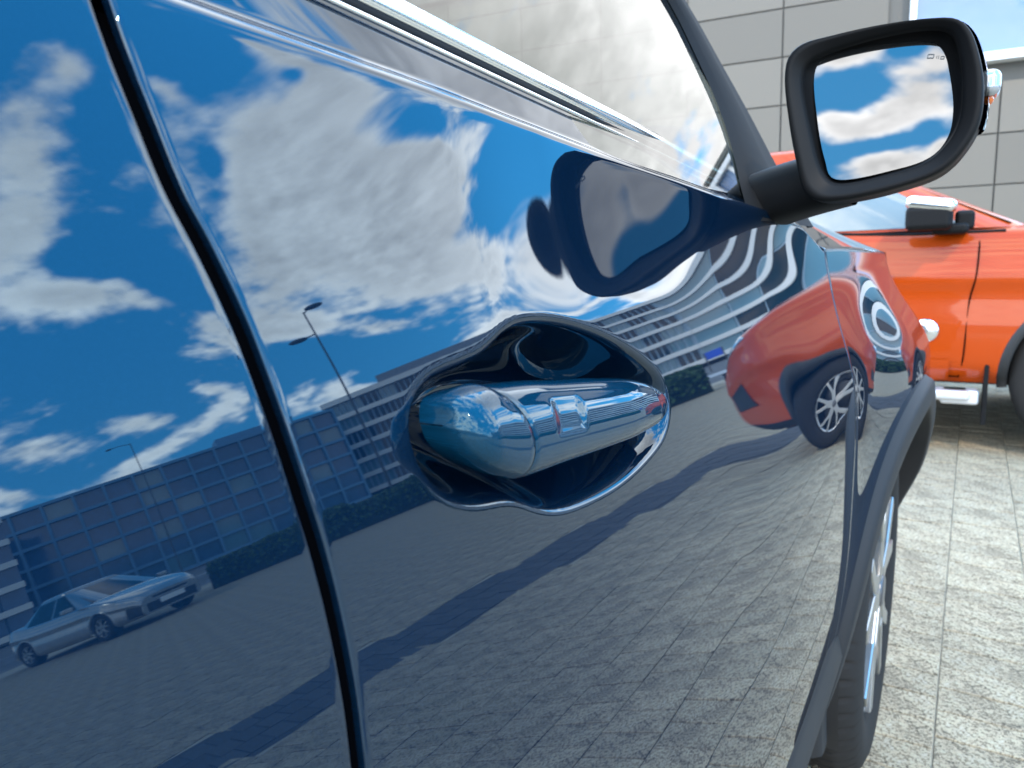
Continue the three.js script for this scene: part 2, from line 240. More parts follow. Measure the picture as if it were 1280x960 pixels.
// one pressed panel between two edges; edge columns roll round into the gap
function panel(cols, rows, sOf, withBowl, topS = (s) => shoulderH(s)) {
  const P = [];
  const RJ = rows.length, top = rows[RJ - 1];
  const nTop = 22;
  for (let j = 0; j < RJ + nTop + LEDGE; j++) {
    const line = [];
    for (const [u, deep] of cols) {
      if (j < RJ) { const h = rows[j], s = sOf(u, h), D = bodyDepth(s, h) + deep - peel(s, h) + (withBowl ? bowl(s, h) : 0); line.push([-D, h, s]); }
      else if (j < RJ + nTop) { let s = sOf(u, top); const h = lerp(top, topS(s), (j - RJ + 1) / nTop); s = sOf(u, h); line.push([-(bodyDepth(s, h) + deep - peel(s, h)), h, s]); }
      else { const s = sOf(u, 1.09), q = ledge(s)[j - RJ - nTop]; line.push([-(q[0] + deep), q[1] - deep * 0.3, s]); }
    }
    P.push(line);
  }
  return P;
}
const roll = (r) => { const a = [[0, r + 0.0022], [0, r + 0.001]]; for (let i = 0; i <= 9; i++) { const t = i / 9 * PI / 2; a.push([r * (1 - cos(t)), r * (1 - sin(t))]); } return a; };

const car = thing('blue_car', 'glossy dark blue car whose flank and door handle fill the foreground', 'car');
{
  // front door
  const cols = roll(0.0014), EDGE = 0.0025;
  let u = 0.0014; while (u < 0.32) { u += 0.0012; cols.push([u, 0]); }
  let st = 0.0012; const uEnd = 1.03 - 0.13 - EDGE - 0.001; while (u < uEnd - 0.003) { st = min(0.007, st * 1.05); u = min(uEnd - 0.003, u + st); cols.push([u, 0]); }
  for (const [du, deep] of roll(0.0016).reverse()) cols.push([uEnd - du, deep]);
  const sOf = (uu, h) => 0.13 + EDGE + uu + (gapAt(h) - 0.13) * (1 - smooth(0, 0.5, uu));
  const rows = rowsFrom(0.36, 0.862, 0.99, 0.0012);
  const door = part('front_door', sheet(panel(cols, rows, sOf, true), { flip: true }), M.paint, car);
  // rear door
  const rc = []; let w = 0; st = 0.002; while (w < 0.5) { w += st; st *= 1.07; rc.push([0.0014 + w, 0]); }
  const rcols = [...rc.reverse(), ...[...roll(0.0014)].reverse()];
  const rOf = (uu, h) => gapAt(h) - EDGE - uu;
  part('rear_door', sheet(panel(rcols, rowsFrom(0.36, 0.9, 0.99, 0.004), rOf, false), { flip: true }), M.paint, car);
  // dark seal at the bottom of the gap, then the pillar behind it
  const seal = []; for (let j = 0; j <= 60; j++) { const h = lerp(0.5, 1.12, j / 60), s = gapAt(h); seal.push([[-(doorDepth(s, min(h, 1.06)) + 0.0033 + max(0, h - 1.06) * 0.9), h, s - 0.012], [-(doorDepth(s, min(h, 1.06)) + 0.0033 + max(0, h - 1.06) * 0.9), h, s + 0.012]]); }
  part('door_seal', sheet(seal), M.gap, car);
  const seam = []; for (let j = 0; j <= 40; j++) { const h = lerp(0.36, 0.975, j / 40); seam.push([[-(doorDepth(1.03, h) + 0.005), h, 1.02], [-(doorDepth(1.03, h) + 0.005), h, 1.05]]); }
  part('door_seal', sheet(seam), M.gap, car);

  // the handle: cap at the rear, pull ahead of it
  const topEdge = spline([[0.1694, 0.9471], [0.1738, 0.9542], [0.1837, 0.9570], [0.2021, 0.9577], [0.2228, 0.9558], [0.2600, 0.9505], [0.3071, 0.9440], [0.3462, 0.9374], [0.3748, 0.9284], [0.3849, 0.9191]]);
  const botEdge = spline([[0.1694, 0.9466], [0.1711, 0.9405], [0.1756, 0.9354], [0.1859, 0.9293], [0.1997, 0.9246], [0.2207, 0.9210], [0.2515, 0.9180], [0.2888, 0.9147], [0.3251, 0.9123], [0.3628, 0.9118], [0.3849, 0.9169]]);
  const X0 = 0.1855, X1 = 0.3849;
  const button = (s, h) => { const c = 0.2505 + (h - 0.939) * 0.3, m = 0.939 - (s - 0.2505) * 0.12, dx = abs(s - c) - 0.0105, dy = abs(h - m) - 0.0052, d = hypot(max(dx, 0), max(dy, 0)) + min(max(dx, dy), 0); return 0.0011 * (1 - smooth(-0.002, 0.0036, d)); };
  const remap = (s) => s < 0.2182 ? 0.1694 + (s - 0.1855) * (0.2182 - 0.1694) / (0.2182 - 0.1855) : s;
  const section = (s0, k) => { const s = remap(s0);                           // k from -1 (foot of the back) over the front to 1
    const t = topEdge(s), b = botEdge(s), c = (t + b) / 2, hw = max(0.00015, (t - b) / 2), end = min(1, pow(hw / 0.0125, 0.6)), e0 = min(1, max(0, (s0 - X0) / 0.012)), tip = s0 < 0.24 ? min(sqrt(1 - (1 - e0) * (1 - e0)), hw / 0.0095) : end;
    const a = k * 1.25 * PI / 2, f = abs(a) <= PI / 2 ? cos(a) : 0, back = max(0, abs(a) - PI / 2) / 0.39;
    const h = c + hw * sign(a) * abs(sin(min(PI / 2, abs(a)))) * (1 - 0.15 * back), front = pow(max(0, f), 0.72);
    const lift = 0.0155 * tip * front - 0.010 * back, D = 0.1465 + 0.003 * smooth(0.31, 0.385, s) - lift + (h - c) * 0.26;
    return [-D, h, s0];
  };
  const handlePart = (s0, s1, endA, endB) => {
    const P = [], ss = [];
    const n = Math.round((s1 - s0) / 0.0011);
    for (let i = 0; i <= n; i++) { const t = i / n; ss.push(endA ? lerp(s0, s1, 1 - cos(t * PI / 2)) : endB ? lerp(s0, s1, sin(t * PI / 2)) : lerp(s0, s1, t)); }
    for (const s of ss) { const line = []; for (let k = 0; k <= 120; k++) { const q = section(s, k / 60 - 1), e = endA ? smooth(0.0008, 0, s1 - split(q[1]) * 0 - s) : smooth(0.0008, 0, s - s0), sh = (endA ? 1 : 1) * splitBow(q[1]); const w2 = endA ? smooth(s0 + 0.02, s1, s) : 1 - smooth(s0, s0 + 0.03, s); line.push([q[0] - 0.0004 * e + (endA ? 0 : -button(s, q[1]) * 1), q[1], s + sh * w2]); } P.push(line); }
    return sheet(P);
  };
  const splitBow = (h) => -0.3 * (h - 0.937) * (h - 0.937) / 0.016 - 0.05 * (h - 0.937);
  const split = () => 0;
  const cap = part('handle_cap', handlePart(X0, 0.2182, true, false), M.sunlitHandlePaint, door);
  const pull = part('door_handle', handlePart(0.2187, X1, false, true), M.sunlitHandlePaint, door);

  // wing, with its wheel opening
  const WS = 1.486, WH = 0.345, wingTop = (s) => 1.003 - 0.012 * smooth(1.1, 1.9, s);
  const wc = []; let q = 1.0332; for (const [du, deep] of roll(0.0016)) wc.push([1.0318 + du, deep]); q = 1.034; while (q < 2.45) { q += 0.0095; wc.push([q, 0]); }
  const wing = []; const wr = []; for (let h = 0.36; h < 0.95; h += 0.009) wr.push(h);
  for (const h of wr) wing.push(wc.map(([s, deep]) => [-(bodyDepth(s, h) + deep - peel(s, h)), h, s]));
  for (let j = 1; j <= 14; j++) wing.push(wc.map(([s, deep]) => { const h = lerp(wr[wr.length - 1], wingTop(s), j / 14); return [-(bodyDepth(s, h) + deep), h, s]; }));
  // up over the bonnet: from the wing's top edge inwards
  const bonnetH = (s) => 1.085 - 0.06 * smooth(1.25, 2.3, s) - 0.25 * smooth(2.2, 2.5, s);
  for (let j = 1; j <= 30; j++) { const t = j / 30; wing.push(wc.map(([s, deep]) => { const d0 = bodyDepth(s, wingTop(s)); return [-(d0 + deep + 0.16 * t + 0.02 * sin(t * PI)), wingTop(s) + (bonnetH(s) - wingTop(s)) * sin(t * PI / 2), s]; })); }
  part('wing', sheet(wing, { flip: true, keep: (a, b, c, d) => [a, b, c, d].every((p) => hypot(p[2] - WS, p[1] - WH) > 0.378) }), M.paint, car);
  const bon = []; for (let j = 0; j <= 16; j++) { const t = j / 16, line = []; for (let i = 0; i <= 40; i++) { const s = lerp(1.3, 2.45, i / 40), d0 = bodyDepth(s, wingTop(s)) + 0.163; line.push([-lerp(d0, 1.9 - d0, t), bonnetH(s) - 0.002 + 0.035 * sin(t * PI), s]); } bon.push(line); }
  part('bonnet', sheet(bon, { flip: true }), M.paint, car);
  // plastic lip round the wheel opening, and the strip along the foot of the door
  const arch = []; for (let i = 0; i <= 160; i++) {
    const a = lerp(-16, 200, i / 160) * RAD, line = [];
    for (let k = 0; k <= 16; k++) {
      const t = k / 16, r = t < 0.75 ? lerp(0.424, 0.364, t / 0.75) : 0.362 - 0.004 * (t - 0.75), s = WS - cos(a) * r, h = WH + sin(a) * r, so = WS - cos(a) * 0.424, ho = WH + sin(a) * 0.424;
      const bulge = 0.012 * smooth(0, 0.12, t) + 0.004 * sin(PI * min(1, t / 0.75)), inw = max(0, t - 0.75) / 0.25;
      const D = lerp(bodyDepth(so, max(0.3, ho)), bodyDepth(s, max(0.3, h)), 0.5) - bulge + 0.05 * inw * inw + 0.004 * smooth(0.6, 0.78, t);
      line.push([-D, h, s]);
    }
    arch.push(line);
  }
  part('wheel_arch_trim', sheet(arch, { flip: true }), M.cladding, car);
  const liner = []; for (let i = 0; i <= 60; i++) { const a = lerp(-20, 200, i / 60) * RAD, r = 0.375; liner.push([0.135, 0.24, 0.42].map((D) => [-D, WH + sin(a) * r, WS - cos(a) * r])); }
  part('wheel_arch_liner', sheet(liner), M.black, car);
  const sill = []; for (let j = 0; j <= 14; j++) { const t = j / 14, line = []; for (let i = 0; i <= 120; i++) { const s = lerp(-0.6, 1.07, i / 120), h = lerp(0.43 + 0.02 * smooth(0.9, 1.06, s), 0.2, t), D = (t < 0.75 ? doorDepth(min(s, 1.03), max(h, 0.3)) : doorDepth(min(s, 1.03), 0.3) + 0.03) - 0.013 * smooth(0, 0.14, t) + 0.02 * smooth(0.5, 1, t); line.push([-D, h, s]); } sill.push(line); }
  part('sill_trim', sheet(sill), M.cladding, car);

  // window trim: dark strip, thin bright bead, broad bright moulding
  const along = (off, s0, s1, n, fn) => { const P = []; for (let i = 0; i <= n; i++) { const s = lerp(s0, s1, i / n), [d, h] = beltAt(s), e = smooth(s1, s1 - 0.06, s); P.push(fn(d, h, s, e)); } return P; };
  const bead = along(0, -0.5, 0.84, 120, (d, h, s, e) => { const L = []; for (let k = 0; k <= 8; k++) { const a = lerp(-100, 100, k / 8) * RAD; L.push([-(d - 0.0008 - 0.0012 * cos(a)), h + 0.0012 + 0.0012 * sin(a), s]); } return L; });
  part('window_bead', sheet(bead), M.chrome, car);
  const strip = along(0, -0.5, 0.86, 120, (d, h, s) => [[-(d + 0.004), h + 0.0015, s], [-(d + 0.001), h + 0.0026, s], [-(d + 0.001), h + 0.0062, s], [-(d + 0.006), h + 0.0075, s]]);
  part('window_seal', sheet(strip), M.rubber, car);
  const mould = along(0, -0.5, 0.8, 140, (d, h, s, e) => { const L = []; for (let k = 0; k <= 14; k++) { const a = lerp(-95, 80, k / 14) * RAD, w = 0.0066 * (0.25 + 0.75 * e); L.push([-(d + 0.0055 - 0.0055 * cos(a) + (k / 14) * 0.004), h + 0.0068 + w + w * sin(a), s]); } return L; });
  part('window_moulding', sheet(mould), M.chrome, car);

  // side window in its plane (depth 0.212 at 1.1 m, leaning in 0.45), pillar and corner piece
  const onWin = (s, h, out = 0) => [-(0.215 + 0.53 * (h - 1.1)) + out, h, s];
  const winSheet = (rowsL, out) => sheet(rowsL.map((r) => r.map(([s, h]) => onWin(s, h, out))));
  const frontEdge = spline([[1.05, .715], [1.07, .735], [1.0991, .771], [1.1617, .823], [1.2298, .848], [1.2872, .855], [1.45, .79], [1.6, .66]]);
  const wrows = []; for (let j = 0; j <= 24; j++) { const h = lerp(1.055, 1.58, j / 24); wrows.push([[-0.7, h], [0, h], [frontEdge(h) + 0.01, h]]); }
  part('side_window', winSheet(wrows, 0), M.glass, car);
  const edge2 = spline([[1.04, .99], [1.08, .965], [1.12, .955], [1.17, .955], [1.23, .945], [1.305, .93], [1.45, .84], [1.6, .7]]);
  const prow = []; for (let j = 0; j <= 30; j++) { const h = lerp(1.03, 1.58, j / 30), a = frontEdge(h), b = edge2(h); prow.push([0, 0.08, 0.5, 0.92, 1].map((t, k) => onWin(lerp(a, b, t), h, [0.001, 0.008, 0.010, 0.008, -0.004][k]))); }
  part('window_pillar_trim', sheet(prow), M.rubber, car);
  const edge3 = spline([[1.04, 1.05], [1.1, 1.02], [1.16, 1.005], [1.23, .985], [1.305, .95], [1.45, .86], [1.6, .72]]);
  const arow = []; for (let j = 0; j <= 30; j++) { const h = lerp(1.06, 1.58, j / 30), a = edge2(h) - 0.01, b = edge3(h) + 0.006; arow.push([0, 0.3, 0.7, 1].map((t, k) => onWin(lerp(a, b, t), h, [-0.006, -0.002, -0.006, -0.03][k]))); }
  part('windscreen_pillar', sheet(arow), M.paint, car);

  // shell behind: cabin lining, roof, windscreen, far side
  part('cabin', [box(1.2, 0.5, 2.2, -0.95, 0.75, 0.35), box(0.5, 0.55, 0.14, -0.62, 1.15, 0.2, 0.05), box(1.3, 0.12, 0.4, -0.93, 1.0, -1.0, 0.04)], M.cabin, car);
  { const g = new THREE.SphereGeometry(0.1, 24, 16); g.scale(1.6, 0.9, 1.1); g.translate(-0.47, 1.12, -1.16); part('dashboard_hood', g, M.cabin, car); }
  const roof = []; for (let j = 0; j <= 12; j++) { const t = j / 12, x = lerp(-0.42, -1.48, t); roof.push([-1.2, -0.6, 0, 0.4, 0.64].map((s, k) => [x, 1.565 + 0.06 * sin(t * PI) + [-0.05, 0, 0.02, 0.01, -0.01][k], s])); }
  part('roof', sheet(roof, { flip: true }), M.paint, car);
  const ws = []; for (let j = 0; j <= 10; j++) { const t = j / 10; ws.push([[lerp(-0.28, -1.62, t), 1.08, 1.12 + 0.14 * sin(t * PI)], [lerp(-0.42, -1.48, t), 1.57, 0.66 + 0.06 * sin(t * PI)]]); }
  part('windscreen', sheet(ws), M.glass, car);
  part('far_side', [box(0.06, 0.7, 3.6, -1.72, 0.72, 0.1, 0.02), box(0.03, 0.5, 2.2, -1.6, 1.3, 0.3), box(1.2, 0.5, 0.03, -1.0, 1.3, 0.75), box(1.1, 0.03, 1.7, -0.95, 1.52, 0.2), box(1.4, 0.5, 0.08, -0.95, 0.7, 2.0), box(1.5, 0.08, 3.4, -0.95, 0.3, 0.2)], M.cabin, car);

  // door mirror
  const FM = 0.7, N = 96, MS = 0.875, fit = (pts) => pts.map(([x, y]) => [x * MS, 1 + (y - 1) * MS]);
  const outer = resample(fit([[-.1729, 1.1758], [-.1696, 1.1942], [-.1585, 1.2036], [-.1292, 1.2071], [-.0876, 1.2085], [-.0483, 1.2064], [-.0263, 1.2021], [-.0154, 1.1913], [-.006, 1.1663], [-.0015, 1.142], [-.0026, 1.1115], [-.0106, 1.0916], [-.0282, 1.0708], [-.067, 1.0574], [-.1161, 1.0498], [-.1385, 1.0514], [-.1502, 1.0602], [-.1588, 1.0886], [-.1678, 1.1327]]), N);
  const inner = resample(fit([[-.156, 1.1731], [-.1519, 1.1852], [-.1359, 1.1922], [-.0872, 1.1993], [-.0415, 1.1976], [-.0287, 1.1905], [-.0213, 1.1689], [-.018, 1.1445], [-.0183, 1.1169], [-.0247, 1.0988], [-.0416, 1.0807], [-.0744, 1.0714], [-.1226, 1.0674], [-.1334, 1.0784], [-.1469, 1.1223]]), N);
  const glassP = resample(fit([[-.1447, 1.1789], [-.1354, 1.1925], [-.0892, 1.2006], [-.0489, 1.2003], [-.0358, 1.195], [-.0273, 1.181], [-.0225, 1.1522], [-.0221, 1.1239], [-.0273, 1.103], [-.0428, 1.0865], [-.0695, 1.0779], [-.1236, 1.0736], [-.1318, 1.0918], [-.1408, 1.132]]), N);
  const alignTo = (ring, ref) => { let best = 0, bd = 1e9; for (let k = 0; k < N; k++) { let d = 0; for (let i = 0; i < N; i += 8) d += hypot(ring[(i + k) % N][0] - ref[i][0], ring[(i + k) % N][1] - ref[i][1]); if (d < bd) { bd = d; best = k; } } return ring.map((_, i) => ring[(i + best) % N]); };
  const inA = alignTo(inner, outer), glA = alignTo(glassP, outer), cx = -0.077, cy = 1.1155;
  const ring = (poly, sc, s, dx = 0, dy = 0) => { const r = poly.map(([x, y]) => [cx + (x - cx) * sc + dx, cy + (y - cy) * sc + dy, s]); r.push(r[0]); return r; };
  const mid = (t) => outer.map((p, i) => [lerp(p[0], inA[i][0], t), lerp(p[1], inA[i][1], t)]);
  const mirror = new THREE.Group(); mirror.name = 'door_mirror'; car.add(mirror);
  part('mirror_frame', sheet([ring(outer, 1.0, FM + 0.022), ring(outer, 1.004, FM + 0.012), ring(outer, 1.0, FM + 0.003), ring(mid(0.12), 1, FM - 0.001), ring(mid(0.4), 1, FM + 0.001), ring(mid(0.8), 1, FM + 0.004), ring(mid(0.97), 1, FM + 0.006), ring(inA, 1, FM + 0.007), ring(inA, 0.998, FM + 0.0085), ring(inA, 0.99, FM + 0.011), ring(glA, 1.03, FM + 0.017), ring(glA, 0.9, FM + 0.024)]), M.satin, mirror);
  const shell = [[1.0, 0.0225, 0], [1.012, 0.032, 0], [1.01, 0.05, 0.002], [0.96, 0.075, 0.005], [0.84, 0.097, 0.008], [0.62, 0.113, 0.01], [0.3, 0.121, 0.012], [0.02, 0.123, 0.012]];
  const shellRings = (pick) => { const rs = shell.map(([sc, ds, dx]) => ring(outer, sc, FM + ds, -dx, 0)); return rs.map((r) => r.filter((_, i) => pick(i))); };
  // the painted cap covers the upper, outer part of the shell; the rest is black
  const from = outer.findIndex(([x, y]) => x > -0.012 && y < 1.098), at = (k) => (from + k + 2 * N) % N;
  const capIdx = [], lowIdx = [];
  for (let k = 0; k <= 62; k++) capIdx.push(at(-k)); for (let k = 0; k <= N - 62; k++) lowIdx.push(at(k));
  const sub = (idx, grow) => shell.map(([sc, ds, dx]) => idx.map((i) => [cx + (outer[i][0] - cx) * sc * grow - dx, cy + (outer[i][1] - cy) * sc * grow, FM + ds]));
  part('mirror_cap', sheet(sub(capIdx, 1.045)), M.paint, mirror);
  part('mirror_shell', sheet(sub(lowIdx, 1.0), { flip: true }), M.satin, mirror);
  const gs = new THREE.ShapeGeometry(new THREE.Shape(glA.map((p) => new THREE.Vector2(p[0] - cx, p[1] - cy))), 4); gs.scale(1.035, 1.035, 1);
  const glass = part('mirror_glass', gs, M.mirror, mirror); glass.position.set(cx, cy, -(FM + 0.0165)); glass.rotation.set(-6 * RAD, 5 * RAD, 0);
  // the small warning mark etched in the glass: a car seen from behind between two arcs
  const mk = [box(0.0052, 0.0011, 0.0004, 0, 0.0024, 0), box(0.0064, 0.0011, 0.0004, 0, -0.0018, 0), box(0.0011, 0.0042, 0.0004, -0.0031, 0.0003, 0), box(0.0011, 0.0042, 0.0004, 0.0031, 0.0003, 0), box(0.0008, 0.003, 0.0004, 0.0065, -0.0007, 0), box(0.0008, 0.0038, 0.0004, 0.0085, -0.001, 0), box(0.0030, 0.0009, 0.0004, 0.0125, -0.0002, 0), box(0.0038, 0.0009, 0.0004, 0.0125, -0.0031, 0), box(0.0009, 0.0028, 0.0004, 0.0142, -0.0016, 0), box(0.0009, 0.0028, 0.0004, 0.0108, -0.0016, 0)];
  const mark = part('warning_symbol', mk, std([0.2, 0.2, 0.2], 0.8), glass); mark.position.set(0.037, 0.041, 0.0004); mark.rotation.z = -0.12; mark.scale.setScalar(0.7);
  // repeater lamp on the outer edge
  const lamp = new RoundedBoxGeometry(0.016, 0.021, 0.032, 5, 0.007); lamp.translate(0.0025, 1.131, -(FM + 0.045));
  part('repeater_lamp', lamp, M.light, mirror);
  const am = new THREE.SphereGeometry(0.0055, 14, 10); am.scale(0.7, 0.8, 1.6); am.translate(0.0025, 1.1195, -(FM + 0.046)); part('repeater_bulb', am, M.amber, mirror);
  // arm and foot
  const armP = []; for (let i = 0; i <= 24; i++) { const t = i / 24, x = lerp(-0.235, -0.098, t), y = lerp(1.04, 1.068, t) + 0.004 * sin(t * PI), hh = lerp(0.032, 0.026, t), dd = lerp(0.07, 0.04, t), L = []; for (let k = 0; k <= 28; k++) { const a = k / 28 * 2 * PI, c = cos(a), n = sin(a); L.push([x, y + hh * sign(n) * pow(abs(n), 0.6), lerp(0.83, 0.755, t) + dd * sign(c) * pow(abs(c), 0.6)]); } armP.push(L); }
  part('mirror_arm', sheet(armP, { flip: true }), M.satin, mirror);
}
// ------------------------------------------------------------------ wheels (outer face towards +z in their own axes)
function makeWheel(tR, width, rimR, parent, fine, tag = 'wheel') {
  const w = new THREE.Group(); w.name = tag; parent.add(w);
  const hw = width / 2, prof = [];
  const side = [[rimR - 0.004, hw - 0.016], [rimR + 0.004, hw - 0.006], [rimR + 0.012, hw - 0.001], [lerp(rimR, tR, 0.35), hw + 0.005], [lerp(rimR, tR, 0.6), hw + 0.005], [lerp(rimR, tR, 0.8), hw - 0.003], [tR - 0.010, hw - 0.016], [tR - 0.003, hw - 0.028]];
  for (const p of side) prof.push(p);
  for (let k = 0; k <= 16; k++) prof.push([tR, lerp(hw - 0.034, -hw + 0.034, k / 16)]);
  for (const p of [...side].reverse()) prof.push([p[0], -p[1]]);
  const nA = fine ? 520 : 72, P = [];
  for (let i = 0; i <= nA; i++) {
    const a = i / nA * 2 * PI, L = [];
    prof.forEach(([r, z], k) => {
      let rr = r; if (fine && k >= 6 && k < prof.length - 6) { const lat = (i % 8 < 2), az = abs(z) / hw; if (az < 0.98 && az > 0.5 && lat) rr -= 0.006; const kk = k - 8; if (kk === 4 || kk === 8 || kk === 12) rr -= 0.007; if (az < 0.5 && (i + 4) % 8 < 1) rr -= 0.004; }
      L.push([rr * cos(a), rr * sin(a), -z]);
    });
    P.push(L);
  }
  part('tyre', sheet(P, { flip: true }), M.tyre, w);
  const lathe = (pts, n = 64) => { const g = new THREE.LatheGeometry(pts.map((p) => new THREE.Vector2(p[0], p[1])), n); g.rotateX(PI / 2); return g; };
  const lip = part('rim', lathe([[rimR - 0.03, -hw * 0.6], [rimR - 0.022, hw - 0.05], [rimR - 0.016, hw - 0.018], [rimR - 0.004, hw - 0.010], [rimR + 0.003, hw - 0.012], [rimR + 0.003, hw - 0.02]]), M.alloy, w);
  part('brake_disc', [lathe([[0.001, 0], [0.16, 0], [0.16, -0.02], [0.001, -0.02]], 40), lathe([[0.001, -hw * 0.8], [rimR - 0.02, -hw * 0.8], [rimR - 0.02, -hw * 0.75], [0.001, -hw * 0.7]], 40)], M.darkAlloy, w);
  const zF = hw + 0.002;
  const bar = (x0, y0, x1, y1, w0, w1) => { const l = hypot(x1 - x0, y1 - y0), nx = -(y1 - y0) / l, ny = (x1 - x0) / l; return [[x0 + nx * w0, y0 + ny * w0], [x1 + nx * w1, y1 + ny * w1], [x1 - nx * w1, y1 - ny * w1], [x0 - nx * w0, y0 - ny * w0]]; };
  const R1 = rimR - 0.014, k = rimR / 0.215;
  for (let i = 0; i < 5; i++) {
    const sh = [plate(bar(0.03 * k, 0.012 * k, 0.105 * k, 0.014 * k, 0.015 * k, 0.012 * k), 0.016, 0.003), plate(bar(0.095 * k, 0.010 * k, R1 * 0.965, R1 * 0.27, 0.013 * k, 0.0105 * k), 0.016, 0.003), plate(bar(0.095 * k, -0.010 * k, R1 * 0.965, -R1 * 0.27, 0.013 * k, 0.0105 * k), 0.016, 0.003), plate(bar(0.03 * k, -0.012 * k, 0.105 * k, -0.014 * k, 0.015 * k, 0.012 * k), 0.015, 0.003)];
    sh.forEach((g, q) => g.translate(0, 0, zF - 0.018 - q * 0.0004));
    const sp = part('spoke', sh, M.alloy, w); sp.rotation.z = (i * 72 + 90) * RAD;
  }
  part('hub_cap', lathe([[0.001, zF + 0.006], [0.024 * k, zF + 0.005], [0.03 * k, zF], [0.034 * k, zF - 0.03]], 32), M.cap, w);
  return w;
}
{
  const w = makeWheel(0.345, 0.225, 0.236, car, true, 'front_wheel');
  w.position.set(-0.115 - 0.1125, 0.345, -1.486); w.rotation.y = PI / 2;
  const rw = makeWheel(0.345, 0.225, 0.236, car, false, 'rear_wheel');
  rw.position.set(-0.23, 0.345, 1.2); rw.rotation.y = PI / 2;
}

// ------------------------------------------------------------------ ground and paving
{
  const g = new THREE.PlaneGeometry(700, 700); g.rotateX(-PI / 2); g.translate(0, -0.07, 0);
  const gt = texture(512, 512, (u, v) => { const n = 0.5 + 0.35 * tileNoise(u, v, 8, 6); return [0.34 * n + 0.2, 0.335 * n + 0.2, 0.33 * n + 0.2]; }, true); gt.repeat.set(140, 140);
  const m = shade(new THREE.Mesh(g, std([1, 1, 1], 0.92, 0, { map: gt }))); m.name = 'ground'; struct(m);
}
const stoneMap = texture(1024, 1024, (u, v) => {            // washed stone chips: pale matrix, brown and grey grains
  const a = tileNoise(u, v, 40, 3), b = tileNoise(u + 0.37, v + 0.11, 72, 3), c = tileNoise(u, v, 6, 4);
  const chip = smooth(0.02, 0.3, a), dark = smooth(0.1, 0.42, b);
  const l = 0.98 + 0.18 * c - 0.28 * chip - 0.36 * dark;
  return [l, l * 0.975 - 0.01 * chip, l * 0.93 - 0.02 * chip];
}, true);
const stoneBump = texture(512, 512, (u, v) => { const a = 0.5 + 0.5 * tileNoise(u, v, 64, 3) + 0.3 * tileNoise(u, v, 12, 3); return [a, a, a]; });
